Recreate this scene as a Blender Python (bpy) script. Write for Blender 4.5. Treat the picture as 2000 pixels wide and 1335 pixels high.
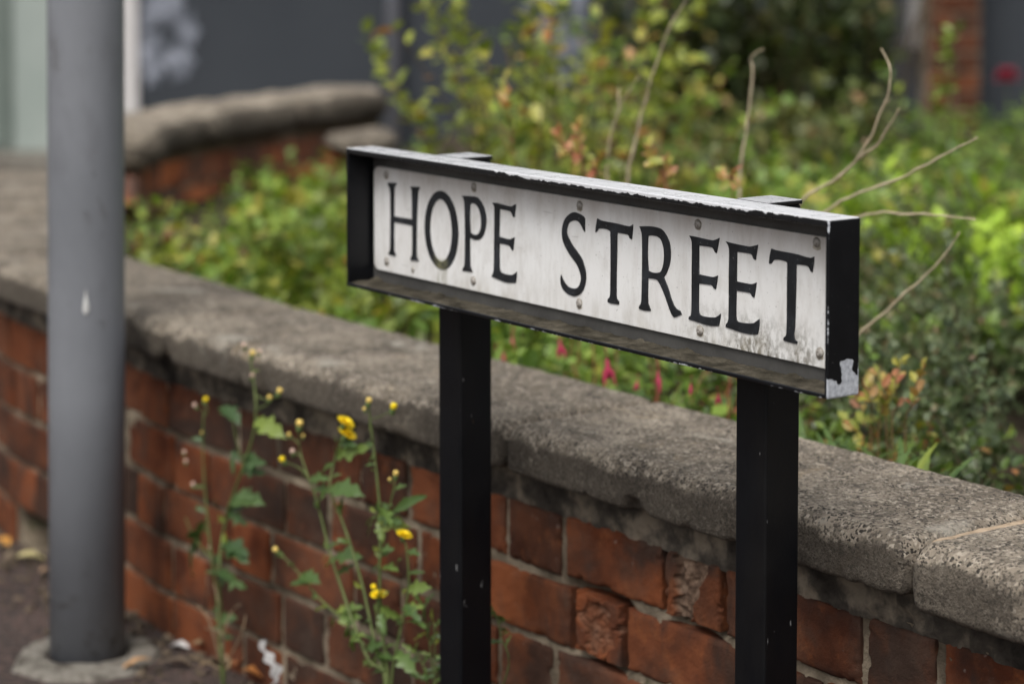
import bpy, bmesh, math, random
import numpy as np
from mathutils import Vector, Matrix, noise as mnoise

random.seed(7)
RNG = np.random.default_rng(7)
SC = bpy.context.scene
for o in list(bpy.data.objects):
    bpy.data.objects.remove(o)
COL = SC.collection

# ------------------------------------------------------------------ camera
CAM_H, PITCH, FPX, CXP, CYP = 1.12, math.radians(4.0), 4722.0, 1000.0, 153.75
cd = bpy.data.cameras.new('camera')
cam = bpy.data.objects.new('camera', cd)
COL.objects.link(cam)
cam.location = (0, 0, CAM_H)
cam.rotation_euler = (math.radians(90) - PITCH, 0, 0)
cd.sensor_width = 36.0
cd.lens = FPX / 2000 * 36.0
cd.shift_y = (CYP - 667.5) / 2000.0
cd.clip_start, cd.clip_end = 0.05, 400.0
cd.dof.use_dof = True
cd.dof.focus_distance = 2.42
cd.dof.aperture_fstop = 3.7
cd.dof.aperture_blades = 9
SC.camera = cam

# ------------------------------------------------------------------ light
SUN_EL, SUN_AZ = math.radians(58), math.radians(205)     # azimuth clockwise from +Y: behind the camera, a little left
w = bpy.data.worlds.new('World')
SC.world = w
w.use_nodes = True
wn = w.node_tree
bg = wn.nodes['Background']
sky = wn.nodes.new('ShaderNodeTexSky')
sky.sky_type = 'NISHITA'
sky.sun_disc = False
sky.sun_elevation = SUN_EL
sky.sun_rotation = SUN_AZ
sky.dust_density = 6.0
sky.air_density = 1.0
sky.ozone_density = 1.0
hs = wn.nodes.new('ShaderNodeHueSaturation')
hs.inputs['Saturation'].default_value = 0.22
wn.links.new(sky.outputs[0], hs.inputs['Color'])
wn.links.new(hs.outputs[0], bg.inputs['Color'])
bg.inputs['Strength'].default_value = 0.12
sl = bpy.data.lights.new('sun', 'SUN')
sl.energy = 0.8
sl.angle = math.radians(25)
sl.color = (1.0, 0.96, 0.90)
so = bpy.data.objects.new('sun', sl)
COL.objects.link(so)
sd = Vector((math.sin(SUN_AZ) * math.cos(SUN_EL), math.cos(SUN_AZ) * math.cos(SUN_EL), math.sin(SUN_EL)))
so.rotation_euler = sd.to_track_quat('Z', 'Y').to_euler()
vs = SC.view_settings
vs.view_transform = 'Standard'
vs.look = 'None'
vs.gamma = 1.0
vs.use_curve_mapping = False
vs.exposure = 0.75
SC.cycles.use_denoising = True
SC.cycles.max_bounces = 6
SC.cycles.transparent_max_bounces = 4

# ------------------------------------------------------------------ geometry helpers
CT, ST = math.cos(PITCH), math.sin(PITCH)
def ray(x, y):
    u, v = (x - CXP) / FPX, (y - CYP) / FPX
    return Vector((u, CT - v * ST, -ST - v * CT))
def at_z(x, y, z):                       # point at world height z
    r = ray(x, y)
    return r * ((z - CAM_H) / r.z) + Vector((0, 0, CAM_H))
def at_y(x, y, Y):                       # point at depth Y
    r = ray(x, y)
    return r * (Y / r.y) + Vector((0, 0, CAM_H))
YAW = math.radians(54.1087)
O3 = Vector((0.2899, 2.1967, CAM_H - 0.4492))       # right bottom front corner of the sign box
UL = Vector((-math.cos(YAW), math.sin(YAW), 0))      # along the sign, to its left end
UD = Vector((math.sin(YAW), math.cos(YAW), 0))       # away from the street
SL, SH, SD = 0.8331, 0.166, 0.0394
def at_gap(x, y, gap):                   # point on a vertical plane parallel to the wall, gap metres behind the sign's face
    r = ray(x, y)
    C0 = Vector((0, 0, CAM_H))
    k = ((O3 - C0).dot(UD) + gap) / r.dot(UD)
    return r * k + C0
def gap_of(p):
    return (Vector(p) - O3).dot(UD)

def tag(o, label=None, cat=None, group=None, kind=None):
    if label: o['label'] = label
    if cat: o['category'] = cat
    if group: o['group'] = group
    if kind: o['kind'] = kind
    return o
def empty(name, loc=(0, 0, 0), rz=0.0):
    o = bpy.data.objects.new(name, None)
    o.location = loc
    o.rotation_euler = (0, 0, rz)
    o.empty_display_size = 0.05
    COL.objects.link(o)
    return o
def link(name, me, mat=None, parent=None, smooth=False):
    o = bpy.data.objects.new(name, me)
    COL.objects.link(o)
    if mat is not None and not me.materials:
        me.materials.append(mat)
    if parent is not None:
        o.parent = parent
    if smooth:
        me.polygons.foreach_set('use_smooth', [True] * len(me.polygons))
    return o
def mesh_np(name, verts, faces):
    me = bpy.data.meshes.new(name)
    me.from_pydata([tuple(v) for v in verts], [], [tuple(f) for f in faces])
    me.update()
    return me
def bm_mesh(name, bm):
    me = bpy.data.meshes.new(name)
    bmesh.ops.recalc_face_normals(bm, faces=bm.faces)
    bm.to_mesh(me)
    bm.free()
    return me
def bm_box(bm, x0, x1, y0, y1, z0, z1, bev=0.0, seg=2):
    r = bmesh.ops.create_cube(bm, size=1.0)
    vsx = r['verts']
    for v in vsx:
        v.co = Vector((x0 + (v.co.x + .5) * (x1 - x0), y0 + (v.co.y + .5) * (y1 - y0), z0 + (v.co.z + .5) * (z1 - z0)))
    if bev > 0:
        es = list({e for v in vsx for e in v.link_edges})
        bmesh.ops.bevel(bm, geom=es, offset=bev, segments=seg, profile=0.5, affect='EDGES')
def box_mesh(name, x0, x1, y0, y1, z0, z1, bev=0.0, seg=2):
    bm = bmesh.new()
    bm_box(bm, x0, x1, y0, y1, z0, z1, bev, seg)
    return bm_mesh(name, bm)
def tube(pts, rads, n=6, cap=True):
    """verts, faces of a tube through pts"""
    P = [Vector(p) for p in pts]
    V, Fc = [], []
    up = Vector((0.13, 0.21, 0.97))
    for i, p in enumerate(P):
        t = (P[min(i + 1, len(P) - 1)] - P[max(i - 1, 0)])
        t = t.normalized() if t.length > 1e-9 else Vector((0, 0, 1))
        a = t.cross(up if abs(t.dot(up)) < .95 else Vector((1, 0, 0))).normalized()
        b = t.cross(a)
        for k in range(n):
            th = 2 * math.pi * k / n
            V.append(p + (a * math.cos(th) + b * math.sin(th)) * rads[i])
    for i in range(len(P) - 1):
        for k in range(n):
            Fc.append((i * n + k, i * n + (k + 1) % n, (i + 1) * n + (k + 1) % n, (i + 1) * n + k))
    if cap:
        Fc.append(tuple(range(n - 1, -1, -1)))
        Fc.append(tuple((len(P) - 1) * n + k for k in range(n)))
    return V, Fc
def merge(parts):
    V, Fc = [], []
    for v, f in parts:
        k = len(V)
        V += list(v)
        Fc += [tuple(i + k for i in q) for q in f]
    return V, Fc
def catmull(pts, sub=6):
    P = [Vector(p) for p in pts]
    out = []
    for i in range(len(P) - 1):
        p0, p1, p2, p3 = P[max(i - 1, 0)], P[i], P[i + 1], P[min(i + 2, len(P) - 1)]
        for k in range(sub):
            t = k / sub
            out.append(0.5 * ((2 * p1) + (p2 - p0) * t + (2 * p0 - 5 * p1 + 4 * p2 - p3) * t * t + (3 * p1 - p0 - 3 * p2 + p3) * t ** 3))
    out.append(P[-1])
    return out
def lathe(prof, n=24):
    V, Fc = [], []
    for r, z in prof:
        for k in range(n):
            a = 2 * math.pi * k / n
            V.append(Vector((r * math.cos(a), r * math.sin(a), z)))
    for i in range(len(prof) - 1):
        for k in range(n):
            Fc.append((i * n + k, i * n + (k + 1) % n, (i + 1) * n + (k + 1) % n, (i + 1) * n + k))
    Fc.append(tuple(range(n - 1, -1, -1)))
    Fc.append(tuple((len(prof) - 1) * n + k for k in range(n)))
    return V, Fc
def fbm(p, octv=4, lac=2.1, gain=0.5):
    s, a, q = 0.0, 1.0, Vector(p)
    for _ in range(octv):
        s += a * mnoise.noise(q)
        q = q * lac
        a *= gain
    return s

# ------------------------------------------------------------------ material helper
class M:
    def __init__(s, name, rough=0.6, spec=0.5):
        s.m = bpy.data.materials.new(name)
        s.m.use_nodes = True
        s.nt = s.m.node_tree
        s.b = s.nt.nodes['Principled BSDF']
        s.b.inputs['Roughness'].default_value = rough
        s.b.inputs['Specular IOR Level'].default_value = spec
        s._tc = None
    def n(s, t, **kw):
        nd = s.nt.nodes.new(t)
        for k, v in kw.items():
            setattr(nd, k, v)
        return nd
    def put(s, sock, v):
        if isinstance(v, bpy.types.NodeSocket):
            s.nt.links.new(v, sock)
        else:
            sock.default_value = (v + (1,) if isinstance(v, tuple) and len(v) == 3 and sock.type == 'RGBA' else v)
    def obj(s):
        if s._tc is None:
            s._tc = s.n('ShaderNodeTexCoord')
        return s._tc.outputs['Object']
    def rand(s):
        return s.n('ShaderNodeObjectInfo').outputs['Random']
    def shifted(s, k=37.0):
        """object coordinates moved by a different amount for each object"""
        a = s.n('ShaderNodeVectorMath', operation='SCALE')
        c = s.n('ShaderNodeCombineXYZ')
        r = s.rand()
        for i in range(3):
            s.put(c.inputs[i], s.math('MULTIPLY', r, (1.0, 2.7, 4.3)[i]))
        s.put(a.inputs[0], c.outputs[0])
        a.inputs['Scale'].default_value = k
        b = s.n('ShaderNodeVectorMath', operation='ADD')
        s.put(b.inputs[0], s.obj())
        s.put(b.inputs[1], a.outputs[0])
        return b.outputs[0]
    def scaled(s, vec, sc):
        a = s.n('ShaderNodeVectorMath', operation='MULTIPLY')
        s.put(a.inputs[0], vec)
        a.inputs[1].default_value = sc
        return a.outputs[0]
    def noise(s, scale, detail=4, rough=0.55, vec=None, dist=0.0):
        nd = s.n('ShaderNodeTexNoise')
        s.put(nd.inputs['Vector'], vec if vec is not None else s.obj())
        nd.inputs['Scale'].default_value = scale
        nd.inputs['Detail'].default_value = detail
        nd.inputs['Roughness'].default_value = rough
        nd.inputs['Distortion'].default_value = dist
        return nd.outputs['Fac']
    def voro(s, scale, vec=None, feature='F1', out='Distance'):
        nd = s.n('ShaderNodeTexVoronoi', feature=feature)
        s.put(nd.inputs['Vector'], vec if vec is not None else s.obj())
        nd.inputs['Scale'].default_value = scale
        return nd.outputs[out]
    def math(s, op, a, b=0.0, clamp=False):
        nd = s.n('ShaderNodeMath', operation=op, use_clamp=clamp)
        s.put(nd.inputs[0], a)
        s.put(nd.inputs[1], b)
        return nd.outputs[0]
    def step(s, v, lo, hi, a=0.0, b=1.0):
        nd = s.n('ShaderNodeMapRange')
        s.put(nd.inputs['Value'], v)
        nd.inputs['From Min'].default_value = lo
        nd.inputs['From Max'].default_value = hi
        nd.inputs['To Min'].default_value = a
        nd.inputs['To Max'].default_value = b
        return nd.outputs[0]
    def ramp(s, v, stops):
        nd = s.n('ShaderNodeValToRGB')
        e = nd.color_ramp.elements
        while len(e) < len(stops):
            e.new(0.5)
        for i, (p, c) in enumerate(stops):
            e[i].position = p
            e[i].color = tuple(c) + (1,)
        s.put(nd.inputs[0], v)
        return nd.outputs[0]
    def mix(s, f, a, b, mode='MIX'):
        nd = s.n('ShaderNodeMix', data_type='RGBA', blend_type=mode)
        s.put(nd.inputs[0], f)
        s.put(nd.inputs[6], a)
        s.put(nd.inputs[7], b)
        return nd.outputs[2]
    def sep(s, vec=None):
        nd = s.n('ShaderNodeSeparateXYZ')
        s.put(nd.inputs[0], vec if vec is not None else s.obj())
        return nd.outputs
    def attr(s, name, out='Fac'):
        return s.n('ShaderNodeAttribute', attribute_name=name).outputs[out]
    def col(s, v): s.put(s.b.inputs['Base Color'], v); return s
    def rgh(s, v): s.put(s.b.inputs['Roughness'], v); return s
    def bump(s, h, dist=0.002, strength=1.0):
        nd = s.n('ShaderNodeBump')
        nd.inputs['Distance'].default_value = dist
        nd.inputs['Strength'].default_value = strength
        s.put(nd.inputs['Height'], h)
        s.put(s.b.inputs['Normal'], nd.outputs[0])
        return s

# ------------------------------------------------------------------ materials
def m_brick(gain=1.0, name='brick_clay'):
    k = M(name, 0.9, 0.10)
    v = k.shifted()
    r = k.rand()
    base = k.ramp(r, [(0, (.092, .035, .019)), (.25, (.145, .048, .021)), (.5, (.19, .058, .023)), (.65, (.105, .042, .023)), (.85, (.165, .056, .026)), (1, (.215, .068, .026))])
    n1 = k.noise(9, 5, .6, v)
    base = k.mix(k.step(n1, .45, .66), base, k.mix(1.0, base, (.42, .38, .42), 'MULTIPLY'))
    n2 = k.noise(26, 6, .65, v)
    base = k.mix(k.step(n2, .56, .72, 0, .65), base, (.24, .082, .030))
    n5 = k.noise(5, 4, .6, v, .6)
    base = k.mix(k.step(n5, .44, .60, 0, .85), base, (.030, .022, .018))
    n3 = k.noise(140, 4, .6, v)
    wisp = k.noise(34, 5, .7, k.scaled(v, (1, 1, .22)))
    base = k.mix(k.step(wisp, .55, .72, 0, .55), base, (.034, .026, .023))
    base = k.mix(k.step(n3, .64, .76, 0, .6), base, (.035, .026, .022))
    n4 = k.noise(70, 3, .5, v)
    base = k.mix(k.step(n4, .69, .77, 0, .35), base, (.34, .28, .24))
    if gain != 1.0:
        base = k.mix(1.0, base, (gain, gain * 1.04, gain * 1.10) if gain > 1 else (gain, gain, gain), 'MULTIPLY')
    sp = k.attr('spall')
    rough_in = k.ramp(k.noise(60, 5, .65, v), [(.32, (.055, .034, .024)), (.5, (.15, .098, .068)), (.68, (.30, .215, .155))])
    base = k.mix(sp, base, rough_in)
    base = k.mix(k.step(k.noise(19, 5, .7, v), .50, .72, 0, .45), base, (.085, .060, .045))
    k.col(base)
    h = k.math('ADD', k.math('MULTIPLY', k.noise(60, 6, .7, v), 1.0), k.math('MULTIPLY', k.noise(320, 3, .6, v), .4))
    k.bump(h, .0028, .9)
    return k.m
def m_mortar():
    k = M('mortar', 0.95, 0.1)
    n = k.noise(14, 5, .6)
    c = k.ramp(n, [(.3, (.058, .046, .033)), (.48, (.18, .145, .104)), (.66, (.40, .33, .24))])
    c = k.mix(k.step(k.noise(3.2, 3, .6), .50, .66, 0, .6), c, (.05, .042, .033))
    c = k.mix(k.step(k.noise(9, 4, .6, None, .5), .62, .72, 0, .6), c, (.045, .055, .022))
    k.col(c)
    k.bump(k.math('ADD', k.noise(90, 6, .7), k.math('MULTIPLY', k.noise(400, 3, .6), .5)), .006, 1.0)
    return k.m
def m_stone(tone=1.0, name='weathered_stone'):
    k = M(name, 0.92, 0.2)
    v = k.obj()
    grain = k.noise(420, 3, .6, v)
    n1 = k.noise(6, 5, .6, v)
    n2 = k.noise(34, 5, .65, v)
    cell = k.sep(k.voro(400, v, out='Color'))[0]
    cell2 = k.sep(k.voro(230, v, out='Color'))[1]
    c = k.ramp(n1, [(.30, (.13 * tone, .107 * tone, .082 * tone)), (.5, (.29 * tone, .246 * tone, .192 * tone)), (.7, (.48 * tone, .412 * tone, .325 * tone))])
    c = k.mix(k.step(n2, .46, .66, 0, .66), c, (.080, .068, .056))
    c = k.mix(k.step(cell2, .72, .95, 0, .75), c, (.55, .48, .39))
    c = k.mix(k.math('MULTIPLY', k.step(cell, .62, .80), k.step(k.noise(30, 4, .6, v), .30, .6, .45, 1.0)), c, (.040, .035, .030))
    c = k.mix(k.step(k.noise(11, 4, .6, v, .8), .62, .74, 0, .6), c, (.33, .255, .16))
    c = k.mix(k.step(k.noise(9, 5, .65, v, .5), .60, .68, 0, .7), c, (.42, .39, .33))
    c = k.mix(k.step(k.noise(7, 5, .62, v, .5), .56, .72, 0, .6), c, (.085, .075, .063))
    # soot, with the face's shade painted in, on the street side: ragged edge, bare in places
    cr = k.attr('soot_shade')
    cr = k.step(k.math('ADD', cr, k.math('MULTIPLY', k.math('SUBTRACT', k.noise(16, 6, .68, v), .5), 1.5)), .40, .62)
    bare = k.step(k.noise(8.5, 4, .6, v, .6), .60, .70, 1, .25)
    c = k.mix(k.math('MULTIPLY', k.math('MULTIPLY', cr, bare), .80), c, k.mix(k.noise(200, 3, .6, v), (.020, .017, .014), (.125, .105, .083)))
    k.col(c)
    h = k.math('ADD', k.math('MULTIPLY', cell, -.7), k.math('MULTIPLY', grain, 1.3))
    h = k.math('ADD', h, k.math('MULTIPLY', cell2, .5))
    h = k.math('ADD', h, k.math('MULTIPLY', k.noise(900, 2, .5, v), .3))
    k.bump(h, .0036, 1.0)
    return k.m
def m_black_paint():
    k = M('black_gloss_paint', 0.34, 0.30)
    v = k.obj()
    x, y, z = k.sep()[0:3]
    nf = k.noise(300, 4, .65, v)
    nm = k.noise(60, 4, .6, v)
    nl = k.noise(9, 3, .5, v)
    paint = k.mix(k.step(k.noise(30, 5, .7, v), .45, .7), (.0026, .0030, .0042), (.0048, .0053, .0068))
    dust = k.mix(k.step(k.noise(520, 2, .5, v), .755, .79, 0, .7), paint, (.22, .22, .22))
    # worn edges: front top arris, front bottom arris, right end's front and back arrises
    def edge(a, a0, b, b0, wd):
        da = k.math('ABSOLUTE', k.math('SUBTRACT', a, a0))
        db = k.math('ABSOLUTE', k.math('SUBTRACT', b, b0))
        return k.step(k.math('ADD', da, db), 0.0, wd, 1.0, 0.0)
    wear_u = k.math('ADD', nm, k.math('MULTIPLY', k.math('SUBTRACT', nl, .5), .9))
    e1 = k.math('MULTIPLY', edge(y, 0.0, z, SH, .012), k.math('MULTIPLY', k.step(x, .22, .40), k.step(x, .80, .70, .7, 1.0)))
    e2 = k.math('MULTIPLY', edge(y, 0.0, z, 0.0, .006), .74)
    e3 = k.math('MULTIPLY', edge(x, SL, y, 0.0, .0070), k.step(k.noise(28, 3, .6, v), .40, .62, .52, .86))
    e4 = k.math('MULTIPLY', edge(x, SL, y, SD, .007), k.step(z, .05, .03))
    e = k.math('MAXIMUM', k.math('MAXIMUM', e1, e2), k.math('MAXIMUM', e3, e4))
    t = k.math('ADD', k.math('MULTIPLY', e, .62), k.math('MULTIPLY', wear_u, .55))
    t = k.math('ADD', t, k.math('MULTIPLY', nf, .25))
    chip = k.step(t, .80, .84)
    # the bare patch at the foot of the right end plate
    pz = k.math('ADD', .0045, k.math('MULTIPLY', k.step(k.noise(55, 2, .4, v), .40, .62), .034))
    patch = k.math('MULTIPLY', k.step(k.math('SUBTRACT', pz, z), -.0004, .0006), k.step(x, SL - .0012, SL - .0006))
    chip = k.math('MAXIMUM', chip, patch)
    zinc = k.ramp(k.noise(240, 4, .7, v), [(.3, (.24, .255, .28)), (.55, (.42, .44, .47)), (.75, (.58, .60, .63))])
    k.col(k.mix(chip, dust, zinc))
    k.rgh(k.math('ADD', k.math('MULTIPLY', chip, .22), k.step(k.noise(18, 4, .6, v), .3, .7, .30, .42)))
    k.bump(k.math('ADD', k.math('MULTIPLY', chip, -1.0), k.math('MULTIPLY', k.noise(140, 3, .6, v), .25)), .0006, .6)
    return k.m
def m_chalk_sheen():
    """black paint with chalking and sky sheen painted pale on upward faces; chipped along its front arris"""
    k = M('chalk_sheen_black_paint', 0.28, 0.5)
    v = k.obj()
    x, y, z = k.sep()[0:3]
    up = k.step(k.sep(k.n('ShaderNodeTexCoord').outputs['Normal'])[2], .35, .75)
    paint = (.0045, .005, .006)
    chalk_sheen = k.ramp(k.noise(34, 5, .7, k.scaled(v, (.5, 2.2, 1))), [(.3, (.46, .465, .475)), (.55, (.56, .565, .575)), (.75, (.62, .625, .635))])
    chalk_sheen = k.mix(k.step(k.noise(240, 4, .7, k.scaled(v, (.4, 2, 1))), .58, .78, 0, .35), chalk_sheen, (.25, .252, .258))
    chalk_sheen = k.mix(k.step(x, .40, .0, 0, .5), chalk_sheen, (.26, .262, .268))
    nm = k.noise(70, 4, .65, k.scaled(v, (1, .6, .6)))
    nl = k.noise(9, 3, .5, v)
    lip = k.math('MULTIPLY', k.step(z, SH - .0078, SH - .0010), k.math('MULTIPLY', k.math('MULTIPLY', k.step(x, .20, .36), k.step(x, .78, .66, .55, 1.0)), k.step(y, .004, .0015)))
    t = k.math('ADD', k.math('MULTIPLY', lip, .50), k.math('ADD', k.math('MULTIPLY', nm, .80), k.math('MULTIPLY', k.math('SUBTRACT', nl, .5), .5)))
    chip = k.step(t, .715, .74)
    base = k.mix(up, paint, chalk_sheen)  # pale sky reflection put into the colour along with the weathering
    base = k.mix(chip, base, (.50, .505, .52))
    k.col(base)
    k.rgh(k.step(k.noise(40, 4, .6, v), .3, .7, .22, .36))
    k.bump(k.math('ADD', k.math('MULTIPLY', chip, -1.0), k.math('MULTIPLY', k.noise(200, 3, .6, v), .3)), .0006, .6)
    return k.m
def m_post():
    k = M('post_black_paint', 0.40, 0.22)
    v = k.shifted(3.0)
    c = k.mix(k.step(k.noise(14, 5, .65, k.scaled(v, (1, 1, .3))), .45, .7), (.0022, .0026, .0037), (.0046, .0044, .0046))
    c = k.mix(k.step(k.noise(130, 2, .5, k.scaled(v, (1, 1, .35))), .735, .76, 0, .7), c, (.20, .20, .20))
    c = k.mix(k.step(k.noise(46, 4, .6, k.scaled(v, (1, 1, .25))), .72, .75, 0, .6), c, (.10, .06, .035))
    k.col(c)
    k.rgh(k.step(k.noise(20, 4, .6, v), .3, .7, .36, .5))
    k.bump(k.noise(90, 4, .6, v), .0006, .4)
    return k.m
def m_plate():
    k = M('white_enamel', 0.38, 0.45)
    v = k.obj()
    x, y, z = k.sep()[0:3]
    c = k.ramp(k.noise(7, 5, .6, v), [(.3, (.62, .61, .59)), (.6, (.70, .70, .69))])
    sv = k.scaled(v, (1, 1, .28))
    c = k.mix(k.step(k.noise(70, 5, .7, sv), .46, .74, 0, .42), c, (.38, .355, .32))
    # grime washed down from the top lip, with the lip's shade tinted in
    top = k.step(z, SH - .060, SH - .018)
    c = k.mix(k.math('MULTIPLY', top, k.step(k.noise(26, 5, .65, sv), .30, .66, .16, .80)), c, (.36, .305, .265))
    # mould near the foot, thickest towards the right
    lowm = k.math('MULTIPLY', k.step(z, .066, .030), k.math('MULTIPLY', k.step(x, .56, .66), k.step(x, .795, .765)))
    lowm = k.math('MULTIPLY', lowm, k.step(k.noise(22, 4, .6, v), .30, .52))
    mould = k.math('MULTIPLY', lowm, k.step(k.noise(190, 5, .72, k.scaled(v, (1, 1, .55))), .42, .58))
    c = k.mix(k.math('MULTIPLY', mould, .95), c, (.11, .10, .075))
    low = k.math('MULTIPLY', k.step(z, .045, .02), k.step(k.noise(45, 4, .6, sv), .48, .75, 0, .5))
    c = k.mix(low, c, (.33, .29, .21))
    # green run under the O
    gx = k.step(k.math('ABSOLUTE', k.math('SUBTRACT', x, k.math('ADD', .150, k.math('MULTIPLY', k.noise(60, 2, .5, v), .012)))), .014, .004)
    run = k.math('MULTIPLY', gx, k.math('MULTIPLY', k.step(z, .05, .044), k.step(k.noise(90, 4, .6, sv), .40, .62)))
    c = k.mix(k.math('MULTIPLY', run, .8), c, (.20, .19, .10))
    # fine black specks and scratches
    c = k.mix(k.step(k.noise(330, 2, .5, v), .69, .74, 0, .7), c, (.16, .15, .14))
    c = k.mix(k.step(k.noise(60, 2, .4, k.scaled(v, (.35, 1, 3.5))), .73, .75, 0, .4), c, (.30, .29, .28))
    k.col(c)
    smudge = k.noise(17, 5, .7, v, .6)
    c = k.mix(k.step(smudge, .52, .70, 0, .30), c, (.40, .375, .335))
    k.col(c)
    k.rgh(k.step(k.noise(30, 4, .6, v), .3, .7, .34, .52))
    k.bump(k.noise(55, 3, .6, v), .0008, .25)
    return k.m
def m_letter():
    k = M('letter_paint', 0.45, 0.4)
    v = k.obj()
    x, y, z = k.sep()[0:3]
    c = k.mix(k.step(k.noise(40, 5, .65, v), .42, .68), (.0075, .0085, .010), (.021, .024, .029))
    c = k.mix(k.step(k.noise(75, 4, .6, k.scaled(v, (1, 1, .5))), .62, .76, 0, .4), c, (.085, .09, .095))
    c = k.mix(k.step(k.noise(420, 2, .5, v), .70, .75, 0, .6), c, (.25, .25, .25))
    ob = k.math('MULTIPLY', k.step(z, .056, .045), k.math('MULTIPLY', k.step(x, .137, .150), k.step(x, .172, .160)))
    c = k.mix(k.math('MULTIPLY', ob, k.step(k.noise(70, 3, .6, v), .30, .60)), c, (.15, .145, .08))
    k.col(c)
    return k.m
def m_simple(name, stops, scale, rough=.7, spec=.3, bump=0.0, bscale=100, vshift=False, detail=4):
    k = M(name, rough, spec)
    v = k.shifted() if vshift else k.obj()
    k.col(k.ramp(k.noise(scale, detail, .6, v), stops))
    if bump:
        k.bump(k.noise(bscale, 5, .65, v), bump, .8)
    return k.m
def m_leaf(name, stops, use_attr=True, rough=.42, trans=.25, spec=.45):
    k = M(name, rough, spec)
    t = k.attr('tint') if use_attr else k.rand()
    c = k.ramp(t, stops)
    c = k.mix(k.step(k.noise(80, 3, .6), .35, .7, 0, .35), c, k.mix(1.0, c, (.55, .6, .5), 'MULTIPLY'))
    k.col(c)
    tr = k.n('ShaderNodeBsdfTranslucent')
    k.put(tr.inputs['Color'], k.mix(1.0, c, (1.25, 1.3, .7), 'MULTIPLY'))
    mx = k.n('ShaderNodeMixShader')
    mx.inputs[0].default_value = trans
    k.nt.links.new(k.b.outputs[0], mx.inputs[1])
    k.nt.links.new(tr.outputs[0], mx.inputs[2])
    k.nt.links.new(mx.outputs[0], k.nt.nodes['Material Output'].inputs['Surface'])
    return k.m
MB, MM = m_brick(), m_mortar()
MBF = m_brick(3.6, 'lit_brick_clay')  # gain paints the far wall's stronger light into the clay
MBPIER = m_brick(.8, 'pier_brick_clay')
MSF = m_stone(1.45, 'tan_coping_stone')
MS, MSL = m_stone(1.0), m_stone(1.08, 'pale_coping_stone')
MCH = m_chalk_sheen()
MBP, MPOST, MPL, MLT = m_black_paint(), m_post(), m_plate(), m_letter()

# ------------------------------------------------------------------ ground, soil, walls
def sheet(name, pts, z, mat, label=None, kind='structure'):
    me = bpy.data.meshes.new(name)
    me.from_pydata([(p[0], p[1], z) for p in pts], [], [tuple(range(len(pts)))])
    o = link(name, me, mat)
    return tag(o, kind=kind)

def m_asphalt():
    k = M('pavement_asphalt', .93, .2)
    v = k.obj()
    c = k.ramp(k.noise(3, 5, .6, v), [(.35, (.036, .028, .025)), (.65, (.060, .045, .040))])
    cells = k.voro(95, v, out='Color')
    lum = k.sep(cells)[0]
    c = k.mix(k.step(lum, .55, .95, 0, .7), c, (.115, .075, .064))
    c = k.mix(k.step(lum, .30, .0, 0, .6), c, (.045, .037, .034))
    c = k.mix(k.step(k.noise(160, 3, .6, v), .60, .75, 0, .6), c, (.03, .026, .023))
    k.col(c)
    k.bump(k.math('ADD', k.voro(95, v), k.math('MULTIPLY', k.noise(200, 4, .6, v), .5)), .006, 1.0)
    return k.m
MASPH = m_asphalt()
ground = sheet('ground', [(-60, -40), (60, -40), (60, 120), (-60, 120)], -0.012, m_simple('distant_ground', [(.3, (.07, .062, .055)), (.7, (.11, .10, .088))], 1.5, .95, .2))
pave = sheet('pavement', [(-5, -4), (5, -4), (5, 9.8), (-5, 9.8)], 0.0, MASPH)

# wall line: street face of the near wall
P_ST = []
def base_pt(t, g=0.195):
    p = O3 + UL * t + UD * g
    return Vector((p.x, p.y, 0))
ctrl = [base_pt(-1.9), base_pt(-1.0), base_pt(0.0), base_pt(0.8), base_pt(1.6), Vector((-.612, 3.808, 0)), Vector((-.797, 4.085, 0)), Vector((-.915, 4.29, 0)),
        Vector((-1.02, 4.55, 0)), Vector((-1.12, 4.95, 0)), Vector((-1.185, 5.4, 0)), Vector((-1.215, 5.86, 0))]
class Path:
    def __init__(s, pts, t0):
        s.p = catmull(pts, 16)
        s.d = [t0]
        for a, b in zip(s.p, s.p[1:]):
            s.d.append(s.d[-1] + (b - a).length)
        s.end = s.d[-1]
    def at(s, t):
        t = min(max(t, s.d[0]), s.end - 1e-6)
        lo, hi = 0, len(s.d) - 1
        while hi - lo > 1:
            m = (lo + hi) // 2
            if s.d[m] <= t: lo = m
            else: hi = m
        f = (t - s.d[lo]) / (s.d[hi] - s.d[lo])
        p = s.p[lo].lerp(s.p[hi], f)
        a = s.p[max(lo - 2, 0)]; b = s.p[min(hi + 2, len(s.p) - 1)]
        return p, (b - a).normalized()
PATH = Path(ctrl, -1.9)
# outward normal (to the street): on the left of the direction of travel along the near wall
def frame_at(path, t, side=1):
    p, d = path.at(t)
    nrm = Vector((-d.y, d.x, 0)) * side
    return p, d, nrm

BRICK_H, BED, PITCHB, TOP1 = .073, .011, .084, .398
CB, CTZ = .447, .506                      # coping underside and top

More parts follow.
